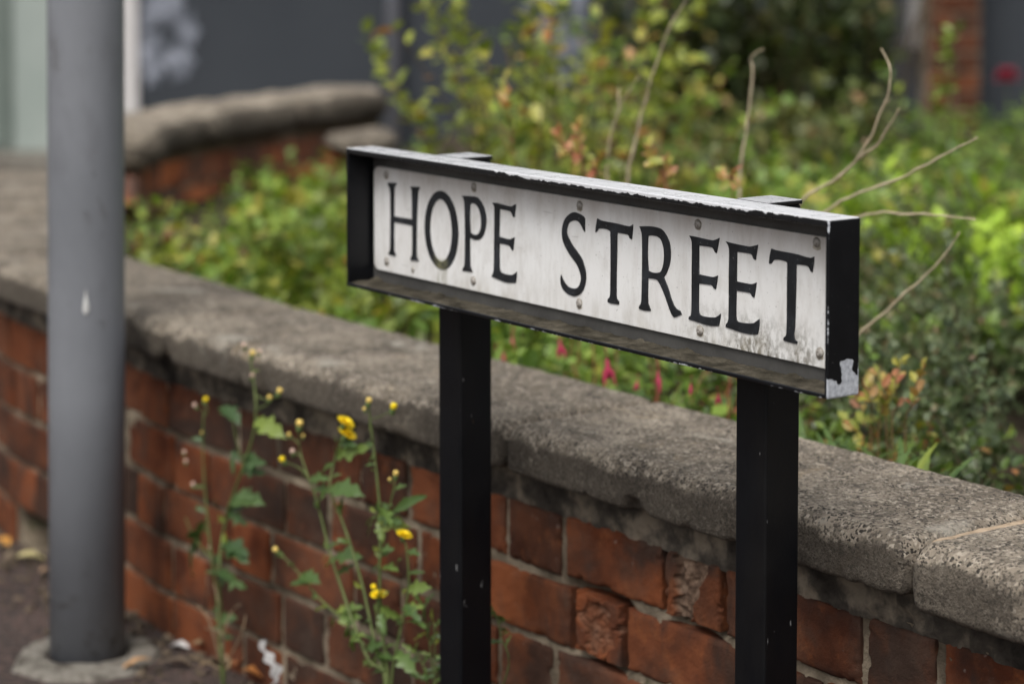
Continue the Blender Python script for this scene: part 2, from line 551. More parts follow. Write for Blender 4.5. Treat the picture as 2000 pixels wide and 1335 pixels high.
def rough_sheet(name, path, t0, t1, z0, z1, dt, dz, off, side, amp, hole=None, extra=None):
    nt_, nz = max(2, int((t1 - t0) / dt)), max(2, int((z1 - z0) / dz))
    V, Fc = [], []
    for i in range(nt_ + 1):
        t = t0 + (t1 - t0) * i / nt_
        p, d, nr = frame_at(path, t, side)
        for j in range(nz + 1):
            z = z0 + (z1 - z0) * j / nz
            o = off + amp * fbm((t * 40, z * 40, 3.1), 3)
            if hole:
                for (ht, hz, rt, rz, dep) in hole:
                    q = math.hypot((t - ht) / rt, (z - hz) / rz)
                    if q < 1: o -= dep * min(1, (1 - q) * (9 if dep > .1 else 3))
            if extra: o += extra(t, z)
            V.append(p + nr * o + Vector((0, 0, z)))
    for i in range(nt_):
        for j in range(nz):
            a = i * (nz + 1) + j
            Fc.append((a, a + nz + 1, a + nz + 2, a + 1))
    return V, Fc

# ---- bricks
def brick_mesh(name, Lb, hi=False, spall=None, seed=0, sdepth=1.0, scol=1.0):
    """front face on -Y (towards the street), centred on x and z, y from 0 (face) back to .10"""
    bm = bmesh.new()
    if not hi:
        bm_box(bm, -Lb / 2, Lb / 2, 0, .09, -BRICK_H / 2, BRICK_H / 2, .0030, 2)
        for v in bm.verts:
            q = Vector((v.co.x * 30 + seed * 7.1, v.co.y * 30, v.co.z * 30))
            v.co.y += .0018 * mnoise.noise(q)
            v.co.z += .0016 * mnoise.noise(q + Vector((9, 0, 0)))
            v.co.x += .0016 * mnoise.noise(q + Vector((0, 9, 0)))
        return bm_mesh(name, bm)
    nx, nz = (56, 22) if not spall else (110, 78)
    grid = {}
    lay = bm.verts.layers.float.new('spall')
    for i in range(nx + 1):
        for j in range(nz + 1):
            x = -Lb / 2 + Lb * i / nx
            z = -BRICK_H / 2 + BRICK_H * j / nz
            ex, ez = min(x + Lb / 2, Lb / 2 - x), min(z + BRICK_H / 2, BRICK_H / 2 - z)
            e = min(ex, ez)
            r = .0028 + .0018 * mnoise.noise(Vector((x * 60 + seed * 3.3, z * 60, 1.7)))
            y = (r - math.sqrt(max(r * r - (r - e) ** 2, 0))) if e < r else 0.0
            y += .0011 * fbm((x * 45 + seed * 5, z * 45, 2.2), 4) + .0005 * fbm((x * 210, z * 210 + seed, 4), 2)
            # small chips off the edges
            ch = fbm((x * 55 + seed * 11, z * 55, 7.7), 3)
            if e < .008 and ch > .18: y += (ch - .18) * .016 * (1 - e / .008)
            sp = 0.0
            if spall:
                s_ = spall(x, z)
                if s_ > 0:
                    f = min(1, s_ / .004)
                    y += f * sdepth * (.008 + .007 * fbm((x * 45, z * 45, seed), 3) + .0022 * fbm((x * 150, z * 150, 2), 2))
                    sp = f * scol
            jx = .0012 * mnoise.noise(Vector((x * 40, z * 80, seed * 2.0))) if 0 < j < nz else 0
            vv = bm.verts.new((x, y, z + .0012 * mnoise.noise(Vector((x * 38 + seed, 5, z * 10)))))
            vv[lay] = sp
            grid[i, j] = vv
    for i in range(nx):
        for j in range(nz):
            f = bm.faces.new((grid[i, j], grid[i + 1, j], grid[i + 1, j + 1], grid[i, j + 1]))
            f.smooth = True
    rim = [grid[i, 0] for i in range(nx + 1)] + [grid[nx, j] for j in range(1, nz + 1)] + [grid[i, nz] for i in range(nx - 1, -1, -1)] + [grid[0, j] for j in range(nz - 1, 0, -1)]
    back = [bm.verts.new((v.co.x, .09, v.co.z)) for v in rim]
    for i in range(len(rim)):
        j = (i + 1) % len(rim)
        bm.faces.new((rim[j], rim[i], back[i], back[j]))
    bm.faces.new(back)
    me = bpy.data.meshes.new(name)
    bm.to_mesh(me); bm.free()
    return me
BMESH = {}
def get_brick(Lb, hi, k, mt=None):
    mt = mt or MB
    key = (round(Lb, 3), hi, k, mt.name)
    if key not in BMESH:
        me = brick_mesh('brick_clay_%d' % len(BMESH), Lb, hi, None, seed=len(BMESH) * 1.37 + k)
        me.materials.append(mt)
        BMESH[key] = me
    return BMESH[key]

near = empty('brick_wall', tuple(base_pt(0.4)))
tag(near, 'low red brick garden wall with thick weathered stone coping running behind the street sign', 'wall')
inv_near = Matrix.Translation(-near.location)
def put_brick(wall, path, side, t0, t1, zc, me, label=None, proud=0.0):
    p, d, nr = frame_at(path, (t0 + t1) / 2, side)
    o = bpy.data.objects.new('brick', me)
    COL.objects.link(o)
    o.parent = wall
    # local x along +travel so that -Y faces outward
    ang = math.atan2(nr.y, nr.x) + math.pi / 2
    loc = p + nr * proud + Vector((0, 0, zc)) - wall.location
    o.location = loc
    tw = random.uniform(-.008, .008)
    o.rotation_euler = (random.uniform(-.012, .012), random.uniform(-.006, .006), ang + tw)
    if label: o['label'] = label
    return o
J1 = [-.18, .045, .149, .371, .474, .661, .775]
J2 = [-.125, -.02, .206, .318, .545, .642, .865, .975]
def joints(seed, start, hdr_first):
    out = list(start)
    h = hdr_first
    while out[-1] < 5.86:
        out.append(out[-1] + (.114 if h else .222)); h = not h
    h = (start[1] - start[0]) < .15
    while out[0] > -1.75:
        h = not h
        out.insert(0, out[0] - (.114 if h else .222))
    return out
courses = [joints(0, J1, False), joints(1, J2, False), joints(2, [j + .018 for j in J1], False), joints(3, [j + .012 for j in J2], False), joints(4, [j - .01 for j in J1], False)]
HOLE_T = 2.20
for ci, js in enumerate(courses):
    zc = TOP1 - ci * PITCHB - BRICK_H / 2
    for a, b in zip(js, js[1:]):
        a2, b2 = a + .0055, b - .0055
        tm = (a + b) / 2
        if ci == 4 and abs(tm - HOLE_T) < .10:
            continue
        hi = -.55 < tm < 1.15 and ci < 4
        if ci == 0 and abs(a - .371) < .01:
            # travel is towards the left of the picture; brick-local +x points to the picture's right
            me = brick_mesh('brick_broken', b2 - a2, True, lambda x, z: min((.013 + .41 * z) - x + .005 * fbm((z * 60, x * 60, 1), 3), x + .030 + .012 * fbm((z * 70, 2, 1), 2)) , 3.0)
            me.materials.append(MB)
            put_brick(near, PATH, 1, a, b, zc, me, 'broken brick with a pale ragged hollow where the face has split off')
            continue
        if ci == 1 and abs(a - .545) < .01:
            me = brick_mesh('brick_spalled', b2 - a2, True, lambda x, z: .030 - math.hypot(x * .8, z) + .014 * fbm((x * 50, z * 50, 6), 3), 5.0, .8, .30)
            me.materials.append(MB)
            put_brick(near, PATH, 1, a, b, zc, me, 'flaking brick with a rough cracked face')
            continue
        Lb = b2 - a2
        if hi:
            me = get_brick(Lb, True, random.randrange(2))
        else:
            me = get_brick(.103 if Lb < .15 else .211, False, random.randrange(5))
        put_brick(near, PATH, 1, a, b, zc + random.uniform(-.0015, .0015), me, None, random.uniform(-.003, .003))
# mortar body: street face, recessed a little, and a bedding course under the coping
def bed_extra(t, z):
    return 0.0
sv, sf = rough_sheet('m', PATH, -1.75, 5.86, -.03, .405, .010, .007, -.0050, 1, .0030, hole=[(HOLE_T, .050, .095, .052, .19), (.4225, .3615, .085, .062, .026), (.594, .2775, .085, .062, .024)])
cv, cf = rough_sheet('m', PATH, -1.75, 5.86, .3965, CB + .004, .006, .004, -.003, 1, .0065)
iv, if_ = rough_sheet('m', PATH, -1.75, 5.86, -.03, CB + .004, .2, .2, -.20, 1, .002)
V, Fc = merge([(sv, sf), (iv, if_)])
me = mesh_np('mortar', [v - near.location for v in V], Fc)
link('mortar', me, MM, near, True)
bedm = m_simple('shaded_bedding_cement', [(.36, (.026, .022, .019)), (.5, (.068, .058, .047)), (.64, (.20, .165, .125))], 20, .95, .1, .004, 110)  # grey cement with the coping's shade mixed into its colour
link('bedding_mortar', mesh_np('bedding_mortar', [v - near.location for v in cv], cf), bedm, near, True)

# ---- coping stones
def coping_profile(w_out, w_in, zb, zt, r_tf, r_tb, r_bf, n):
    """closed outline (n, z) anticlockwise starting at the street-side foot; n measured outward from the brick face"""
    segs = []
    def arc(cx, cz, r, a0, a1, k):
        return [(cx + r * math.cos(a0 + (a1 - a0) * i / k), cz + r * math.sin(a0 + (a1 - a0) * i / k)) for i in range(k + 1)]
    P = []
    P += arc(w_out - r_bf, zb + r_bf, r_bf, -math.pi / 2, 0, 4)
    P += arc(w_out - r_tf, zt - r_tf, r_tf, 0, math.pi / 2, 14)
    P += arc(-w_in + r_tb, zt - r_tb, r_tb, math.pi / 2, math.pi, 7)
    P += arc(-w_in + .006, zb + .006, .006, math.pi, 1.5 * math.pi, 3)
    # resample evenly
    P.append(P[0])
    d = [0]
    for a, b in zip(P, P[1:]): d.append(d[-1] + math.hypot(b[0] - a[0], b[1] - a[1]))
    out = []
    for i in range(n):
        s = d[-1] * i / n
        j = max(q for q in range(len(d)) if d[q] <= s + 1e-12)
        j = min(j, len(P) - 2)
        f = (s - d[j]) / max(d[j + 1] - d[j], 1e-9)
        out.append((P[j][0] + (P[j + 1][0] - P[j][0]) * f, P[j][1] + (P[j + 1][1] - P[j][1]) * f))
    return out
def coping_stone(wall, path, side, t0, t1, prof, dt, amp, mat, seed, dents=(), label=None, name='coping_stone', end_r=.016, lump=.0):
    # ragged foot: small bites out of the lower street edge
    if name == 'coping_stone' and wall.name == 'brick_wall':
        rg = random.Random(seed)
        dents = list(dents) + [(rg.uniform(t0, t1), .047, CB + rg.uniform(-.002, .006), rg.uniform(.007, .015), rg.uniform(.002, .007)) for _ in range(int(11 * (t1 - t0)))]
    nt_ = max(6, int((t1 - t0) / dt))
    n = len(prof)
    cx = sum(p[0] for p in prof) / n
    cz = sum(p[1] for p in prof) / n
    V, Fc = [], []
    ts = [t0 + (t1 - t0) * i / nt_ for i in range(nt_ + 1)]
    for i, t in enumerate(ts):
        p, d, nr = frame_at(path, t, side)
        e = min(t - t0, t1 - t)
        rr = end_r
        inset = (rr - math.sqrt(max(rr * rr - (rr - e) ** 2, 0))) if e < rr else 0.0
        for (a, b) in prof:
            dx, dz = a - cx, b - cz
            L_ = math.hypot(dx, dz)
            # inset towards the inside in both directions
            sx = max(0, abs(dx) - inset) / max(abs(dx), 1e-6)
            sz = max(0, abs(dz) - inset) / max(abs(dz), 1e-6)
            a2, b2 = cx + dx * sx, cz + dz * sz
            q = Vector((t * 1.0 + seed * 5.3, a2, b2))
            ds = amp * (fbm(q * 22, 4) * 1.0 + .45 * fbm(q * 95, 2)) + amp * .30 * mnoise.noise(q * 330)
            ds += lump * fbm(q * 7, 3)
            for (dt_, dn_, dz_, r_, dep) in dents:
                dd = math.sqrt((t - dt_) ** 2 + (a2 - dn_) ** 2 + (b2 - dz_) ** 2)
                if dd < r_: ds -= dep * (1 - dd / r_) * (1 + .6 * mnoise.noise(q * 120))
            # push along the outline's own normal, roughly away from the centre line
            nx_, nz_ = (dx / .12, dz / .03)
            ln = math.hypot(nx_, nz_) or 1
            k1 = abs(nx_) ** 3; k2 = abs(nz_) ** 3
            nx_, nz_ = math.copysign(k1, dx), math.copysign(k2, dz)
            ln = math.hypot(nx_, nz_) or 1
            a3, b3 = a2 + ds * nx_ / ln, b2 + ds * nz_ / ln
            V.append(p + nr * a3 + Vector((0, 0, b3)) - wall.location)
    for i in range(nt_):
        for j in range(n):
            a, b = i * n + j, i * n + (j + 1) % n
            Fc.append((a, b, b + n, a + n))
    Fc.append(tuple(range(n - 1, -1, -1)))
    Fc.append(tuple(nt_ * n + j for j in range(n)))
    me = mesh_np(name, V, Fc)
    at = me.attributes.new('soot_shade', 'FLOAT', 'POINT')
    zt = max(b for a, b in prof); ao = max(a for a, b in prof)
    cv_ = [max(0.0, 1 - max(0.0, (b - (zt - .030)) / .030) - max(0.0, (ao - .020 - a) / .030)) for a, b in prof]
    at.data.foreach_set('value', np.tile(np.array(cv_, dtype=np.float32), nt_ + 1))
    o = link(name, me, mat, wall, True)
    if label: o['label'] = label
    return o
pf = coping_profile(.047, .200, CB, CTZ, .022, .016, .007, 170)
pf2 = coping_profile(.047, .200, CB, CTZ, .022, .016, .007, 90)
pf3 = coping_profile(.060, .195, CB - .004, CTZ + .004, .028, .016, .010, 150)
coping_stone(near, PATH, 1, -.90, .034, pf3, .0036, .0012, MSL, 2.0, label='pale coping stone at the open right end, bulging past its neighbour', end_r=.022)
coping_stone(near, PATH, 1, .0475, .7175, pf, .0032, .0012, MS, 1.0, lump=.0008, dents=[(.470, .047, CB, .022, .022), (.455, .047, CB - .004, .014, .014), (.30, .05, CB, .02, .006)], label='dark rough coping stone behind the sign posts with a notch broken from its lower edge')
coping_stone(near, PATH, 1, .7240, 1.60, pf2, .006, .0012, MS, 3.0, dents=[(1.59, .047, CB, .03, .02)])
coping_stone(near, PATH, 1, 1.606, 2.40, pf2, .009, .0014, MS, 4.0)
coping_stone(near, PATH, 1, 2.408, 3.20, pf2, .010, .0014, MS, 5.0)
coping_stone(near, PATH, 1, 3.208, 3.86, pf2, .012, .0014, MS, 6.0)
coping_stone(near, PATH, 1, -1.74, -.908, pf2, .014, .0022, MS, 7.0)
# mortar showing in the joints between the stones
jm = m_simple('joint_mortar', [(.3, (.20, .15, .10)), (.5, (.34, .26, .18)), (.7, (.46, .36, .26))], 70, .95, .1, .002, 200)
for tj, wdt in ((.0365, .0062), (.721, .002), (1.603, .006), (2.404, .008), (3.204, .008), (-.904, .008)):
    prj = [(a * 1.0 - .004 if a > 0 else a + .004, min(b, CTZ - (.0022 if tj < .1 else .006))) for a, b in coping_profile(.034, .194, CB + .004, CTZ - .0015, .028, .014, .005, 60)]
    coping_stone(near, PATH, 1, tj - wdt, tj + wdt, prj, .003, .0015, jm, tj * 9, name='joint_mortar', end_r=.0005)

# ---- far wall, on the other side of the bed
ctrl2 = [Vector((-.965, 6.22, 0)), Vector((-.975, 6.40, 0)), Vector((-.935, 6.66, 0)), Vector((-.755, 7.12, 0)), Vector((-.42, 7.72, 0))]
PATH2 = Path(ctrl2, 0.0)
far = empty('brick_wall', tuple(ctrl2[2]))
tag(far, 'far stretch of red brick wall topped with rounded log-like stones before the slate grey building', 'wall')
tE = PATH2.end
for ci in range(5):
    t = .02 + (.112 if ci % 2 else 0)
    k = 0
    zc = .428 - ci * PITCHB - BRICK_H / 2
    while t < tE - .12:
        Lb = .222 if k % 2 == 0 else .112
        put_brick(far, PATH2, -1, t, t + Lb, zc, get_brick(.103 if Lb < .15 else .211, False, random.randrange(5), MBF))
        t += Lb; k += 1
fv, ff = rough_sheet('m', PATH2, 0, tE, -.03, .46, .05, .05, -.006, -1, .002)
gv, gf = rough_sheet('m', PATH2, 0, tE, -.03, .46, .05, .05, -.19, -1, .002)
V, Fc = merge([(fv, ff), (gv, gf)])
link('mortar', mesh_np('mortar_far', [v - far.location for v in V], Fc), MM, far)
def log_profile(zb, w, h, n):
    out = []
    for i in range(n):
        a = -math.pi / 2 + 2 * math.pi * i / n
        x = math.copysign(abs(math.cos(a)) ** .75, math.cos(a)) * w / 2
        z = math.copysign(abs(math.sin(a)) ** .75, math.sin(a)) * h / 2
        out.append((x - .07, zb + h / 2 + z))
    return out
cuts = [0.0, .56, 1.10, tE - .02]
for i in range(3):
    coping_stone(far, PATH2, -1, cuts[i] + .006, cuts[i + 1] - .006, log_profile(.443, .27, .118, 40), .02, .004, MSF, 11 + i, end_r=.04, lump=.009)
# loose stone beside the far wall's end
blk = coping_stone(empty('stone_block', (-.43, 7.05, 0)), Path([Vector((-.56, 7.10, 0)), Vector((-.45, 7.13, 0)), Vector((-.32, 7.10, 0))], 0), 1, 0, .235, log_profile(.405, .20, .066, 32), .02, .005, MS, 21, end_r=.03, lump=.01)
root = blk.parent
tag(root, 'pinkish grey stone lying at the foot of the far wall end, half hidden by shrubs', 'stone')
blk.name = 'top_stone'
pl = box_mesh('base_course', -.12, .10, -.02, .13, 0.0, .403, .01)
link('base_course', pl, MB, root)

# ---- planted bed
soil = m_simple('soil', [(.3, (.028, .022, .016)), (.7, (.07, .055, .038))], 14, .95, .1, .01, 60)
inner = [frame_at(PATH, -1.9 + i * .2, 1) for i in range(39)]
pts = [tuple((p - nr * .15)[:2]) for p, d, nr in inner]
pts += [(-1.15, 6.2), (-.95, 6.7), (-.5, 7.6), (-.2, 8.9), (4.5, 8.9), (4.5, .3)]
bedg = sheet('soil_bed', pts, .30, soil)

# ------------------------------------------------------------------ street sign
LETTERS = [
[[[42.3,125.5],[60.3,126.9],[59.9,124.9],[56.9,123.0],[55.8,116.8],[55.3,86.6],[94.5,87.1],[94.1,120.5],[93.3,123.1],[91.2,125.4],[109.6,126.6],[109.2,124.6],[107.3,123.0],[106.1,115.1],[103.6,82.4],[103.0,46.0],[104.6,42.9],[107.3,40.0],[90.3,39.1],[91.7,41.8],[94.3,45.5],[95.0,80.4],[55.2,80.6],[55.0,46.5],[56.4,43.9],[58.8,40.3],[43.4,40.2],[44.2,42.5],[46.8,45.5],[48.2,109.5],[46.7,119.3],[43.9,122.3]]],
[[[189.0,81.2],[188.7,87.1],[187.8,92.8],[186.4,98.4],[184.4,103.7],[182.0,108.6],[179.0,113.0],[175.7,116.9],[172.0,120.2],[168.0,122.8],[163.8,124.7],[159.4,125.8],[155.0,126.2],[150.6,125.8],[146.2,124.7],[142.0,122.8],[138.0,120.2],[134.3,116.9],[131.0,113.0],[128.0,108.6],[125.6,103.7],[123.6,98.4],[122.2,92.8],[121.3,87.1],[121.0,81.2],[121.3,75.3],[122.2,69.6],[123.6,64.0],[125.6,58.7],[128.0,53.8],[131.0,49.4],[134.3,45.5],[138.0,42.2],[142.0,39.6],[146.2,37.7],[150.6,36.6],[155.0,36.2],[159.4,36.6],[163.8,37.7],[168.0,39.6],[172.0,42.2],[175.7,45.5],[179.0,49.4],[182.0,53.8],[184.4,58.7],[186.4,64.0],[187.8,69.6],[188.7,75.3]],[[177.1,81.0],[176.9,85.7],[176.3,90.4],[175.4,94.9],[174.0,99.1],[172.4,103.0],[170.4,106.6],[168.1,109.7],[165.6,112.4],[163.0,114.4],[160.1,116.0],[157.2,116.9],[154.2,117.2],[151.2,116.9],[148.3,116.0],[145.4,114.4],[142.8,112.4],[140.3,109.7],[138.0,106.6],[136.0,103.0],[134.4,99.1],[133.0,94.9],[132.1,90.4],[131.5,85.7],[131.3,81.0],[131.5,76.3],[132.1,71.6],[133.0,67.1],[134.4,62.9],[136.0,59.0],[138.0,55.4],[140.3,52.3],[142.7,49.6],[145.4,47.6],[148.3,46.0],[151.2,45.1],[154.2,44.8],[157.2,45.1],[160.1,46.0],[163.0,47.6],[165.6,49.6],[168.1,52.3],[170.4,55.4],[172.4,59.0],[174.0,62.9],[175.4,67.1],[176.3,71.6],[176.9,76.3]]],
[[[197.7,124.8],[220.5,126.1],[228.6,125.1],[235.8,120.3],[241.2,113.6],[244.4,103.5],[243.3,95.1],[240.2,87.5],[235.7,81.8],[228.5,78.6],[221.3,77.9],[212.2,79.2],[212.7,47.7],[214.0,44.7],[216.7,40.7],[197.5,39.6],[199.3,42.4],[202.1,46.5],[203.1,82.4],[202.3,113.9],[201.0,121.1]],[[212.9,117.6],[219.6,119.0],[225.0,117.7],[230.4,113.6],[234.0,106.6],[235.0,98.4],[234.0,91.0],[230.4,85.9],[225.8,83.3],[219.5,82.9],[213.7,84.6],[212.3,99.2]]],
[[[256.8,122.6],[266.0,123.1],[292.2,122.0],[297.4,124.2],[300.9,125.2],[300.0,120.6],[298.3,111.2],[295.7,111.4],[293.1,115.3],[290.5,117.0],[270.4,117.6],[269.5,86.0],[288.8,85.1],[294.3,87.0],[298.3,88.2],[297.1,82.4],[295.7,74.1],[293.1,74.8],[290.5,77.6],[287.9,78.8],[269.9,79.4],[269.9,53.5],[271.3,48.5],[273.9,46.3],[283.5,45.4],[294.0,46.2],[299.2,48.3],[302.3,50.3],[302.3,46.2],[300.6,38.8],[290.5,37.5],[280.0,37.0],[255.3,39.9],[257.1,42.7],[259.3,47.1],[260.4,88.7],[260.7,117.6],[259.3,120.6]]],
[[[425.3,122.5],[422.4,124.6],[416.0,126.4],[406.3,127.2],[398.2,124.1],[390.9,118.4],[386.8,111.0],[385.6,103.9],[386.9,96.1],[391.0,89.6],[398.3,82.5],[406.5,76.5],[413.0,71.3],[417.8,64.0],[419.4,57.3],[417.0,51.1],[413.0,47.1],[405.8,45.2],[396.8,46.0],[390.3,49.7],[386.2,54.1],[384.2,56.9],[383.2,53.8],[384.2,46.9],[387.8,42.4],[394.4,39.2],[401.7,37.7],[409.8,38.3],[417.9,41.8],[423.5,47.4],[426.7,55.2],[427.1,64.1],[424.5,71.7],[420.2,79.1],[412.9,85.1],[404.8,91.1],[398.3,97.4],[394.2,102.9],[394.2,108.8],[397.4,115.1],[402.3,117.8],[408.8,119.3],[415.2,118.2],[420.0,114.5],[423.3,110.5],[425.3,109.0]]],
[[[447.3,124.6],[454.1,123.2],[479.0,122.9],[500.5,122.1],[503.8,123.2],[506.5,124.5],[506.3,119.9],[504.8,109.7],[502.1,110.3],[500.2,113.0],[496.7,114.0],[480.6,114.0],[480.1,90.0],[479.4,48.3],[480.6,44.1],[483.7,41.6],[483.7,39.0],[473.2,38.5],[465.4,38.9],[465.7,41.8],[468.5,43.9],[469.7,49.9],[470.2,88.8],[469.8,113.5],[466.6,115.1],[460.4,115.7],[452.6,115.3],[448.6,114.2],[446.3,111.5],[444.4,110.5],[445.0,116.2]]],
[[[518.3,124.0],[535.1,125.8],[546.9,125.7],[554.3,124.1],[560.9,119.2],[565.4,113.1],[567.6,103.9],[567.0,94.5],[564.1,86.6],[560.5,80.5],[556.8,76.7],[560.6,71.1],[565.0,64.1],[569.4,55.2],[573.9,49.2],[578.2,46.1],[583.3,44.9],[585.2,42.3],[579.7,39.9],[573.9,37.8],[570.3,40.3],[565.1,48.1],[558.4,59.5],[551.8,68.1],[548.0,71.9],[544.3,73.0],[531.7,72.7],[531.8,46.5],[534.1,43.0],[535.9,39.4],[526.6,38.4],[517.6,38.9],[517.9,41.3],[520.6,44.0],[521.8,51.9],[522.6,94.9],[522.0,115.8],[520.4,120.4]],[[531.4,116.4],[538.1,117.4],[545.5,117.3],[552.2,114.9],[555.9,109.2],[557.7,101.8],[557.5,93.3],[555.3,85.5],[551.7,80.8],[545.8,79.2],[538.3,78.7],[532.4,79.9],[530.8,95.9]]],
[[[597.8,123.0],[604.5,123.0],[632.4,122.2],[637.4,123.5],[642.5,125.5],[641.1,120.1],[639.0,111.0],[637.1,111.0],[634.6,114.1],[631.7,115.7],[611.9,115.5],[612.2,85.8],[632.7,85.6],[637.0,86.6],[640.7,88.0],[639.7,82.6],[637.9,74.8],[635.7,75.0],[633.5,77.1],[630.6,78.1],[612.0,77.2],[611.9,52.1],[612.5,47.8],[614.7,45.2],[624.3,44.6],[637.4,45.9],[641.7,48.0],[645.3,50.4],[644.7,46.0],[642.6,38.8],[631.7,37.3],[620.0,37.3],[605.2,38.6],[597.0,38.9],[597.4,40.9],[600.4,42.8],[601.4,48.7],[601.5,85.6],[601.6,114.7],[600.4,119.9]]],
[[[653.7,123.2],[659.7,122.8],[686.6,122.2],[693.6,123.6],[699.4,125.2],[698.5,120.0],[696.5,110.9],[694.4,111.1],[691.6,115.0],[688.8,116.0],[669.0,115.7],[669.1,85.8],[688.4,85.7],[693.3,86.5],[697.8,88.2],[696.8,82.3],[694.8,74.0],[692.7,74.4],[689.9,77.2],[687.1,77.7],[668.7,77.3],[668.4,53.0],[669.3,47.9],[671.9,46.4],[681.8,46.4],[694.4,48.1],[698.5,50.6],[702.4,53.0],[702.5,47.4],[700.3,38.6],[690.3,37.2],[676.2,37.1],[662.0,38.4],[653.7,39.1],[654.1,41.5],[656.5,43.8],[657.9,48.7],[658.0,92.5],[658.1,116.3],[656.6,120.4]]],
[[[719.5,123.8],[726.7,123.0],[752.3,122.7],[773.6,121.3],[778.8,123.0],[778.6,118.2],[776.7,108.7],[774.8,109.1],[772.4,112.5],[768.4,113.8],[754.4,113.4],[754.3,95.1],[753.2,53.6],[751.9,45.1],[753.3,40.7],[756.7,39.3],[756.3,37.6],[746.6,37.4],[737.8,38.0],[738.2,40.3],[741.2,42.6],[742.2,49.2],[742.3,84.4],[742.4,113.5],[739.6,114.5],[732.2,115.1],[725.4,114.5],[722.0,113.4],[719.3,110.3],[716.6,109.5],[717.4,116.6]]]]
sign = empty('street_sign', tuple(O3 + UL * SL - Vector((0, 0, O3.z))), -YAW)
tag(sign, 'white HOPE STREET name plate in a black tray frame on two square black posts', 'street sign')
frame = empty('frame')
frame.parent = sign
frame.location = (0, 0, O3.z)
TK = .0042
def part(name, me, mat, parent, smooth=False, label=None):
    o = link(name, me, mat, parent, smooth)
    if label: o['label'] = label
    return o
part('top_rail', box_mesh('top_rail', .0, SL, 0, SD, SH - .0072, SH, .0016, 3), MCH, frame)
part('bottom_rail', box_mesh('bottom_rail', .0, SL, 0, SD, 0, TK, .0012, 3), MBP, frame)
part('side_panel', box_mesh('side_panel', .0, TK, .0006, SD - .0006, TK - .001, SH - .0066, .0008, 2), MBP, frame)
part('side_panel', box_mesh('side_panel', SL - TK, SL + .0004, -.0003, SD + .0003, .0006, SH - .0008, .0014, 3), MBP, frame, label='end panel with bare metal showing where the black paint has flaked off its foot')
backm = m_simple('backing_paint', [(.35, (.045, .044, .042)), (.7, (.075, .073, .069))], 22, .38, .4, .0006, 120)
part('backing_panel', box_mesh('backing_panel', TK, SL - TK, .0365, SD - .0004, TK, SH - .0072), backm, frame)
# tray of grime on the bottom rail
gm = m_simple('grime', [(.3, (.018, .016, .011)), (.5, (.048, .042, .031)), (.7, (.085, .075, .057))], 45, .95, .1, .002, 260)
V, Fc = [], []
NX, NY = 420, 14
for i in range(NX + 1):
    for j in range(NY + 1):
        x = TK + .001 + (SL - 2 * TK - .002) * i / NX
        fy = j / NY
        y = .0012 + .0345 * fy + (.0012 * fbm((x * 60, 1, 3), 3) if j == 0 else 0)
        z = TK + .0004 + .0016 * max(0, fbm((x * 70, y * 120, 2), 4) + .25) + (.006 * max(0, fbm((x * 30, 3, 9), 4) - .05) * max(0, (fy - .72) / .28))
        if j == 0: z = TK - .0002
        V.append((x, y, z))
for i in range(NX):
    for j in range(NY):
        a = i * (NY + 1) + j
        Fc.append((a, a + NY + 1, a + NY + 2, a + 1))
part('grime', mesh_np('grime', V, Fc), gm, frame, True, 'dry brown dirt caked along the bottom rail')
# plate with rounded corners
def rounded_plate(x0, x1, z0, z1, r, y0, y1, nseg=8):
    bm = bmesh.new()
    out = []
    for cx, cz, a0 in ((x1 - r, z1 - r, 0), (x0 + r, z1 - r, 90), (x0 + r, z0 + r, 180), (x1 - r, z0 + r, 270)):
        for k in range(nseg + 1):
            a = math.radians(a0 + 90 * k / nseg)
            out.append((cx + r * math.cos(a), cz + r * math.sin(a)))
    f = bm.faces.new([bm.verts.new((a, y0, b)) for a, b in out])
    ex = bmesh.ops.extrude_face_region(bm, geom=[f])
    for v in ex['geom']:
        if isinstance(v, bmesh.types.BMVert): v.co.y = y1
    bmesh.ops.recalc_face_normals(bm, faces=bm.faces)
    es = [e for e in bm.edges if abs(e.verts[0].co.y - y0) < 1e-6 and abs(e.verts[1].co.y - y0) < 1e-6]
    bmesh.ops.bevel(bm, geom=es, offset=.0009, segments=3, profile=.5, affect='EDGES')
    return bm_mesh('name_plate', bm)
plate = part('name_plate', rounded_plate(.0100, SL - TK - .0025, .0188, .1432, .0105, .0330, .0363), MPL, frame)
plate_parent = plate
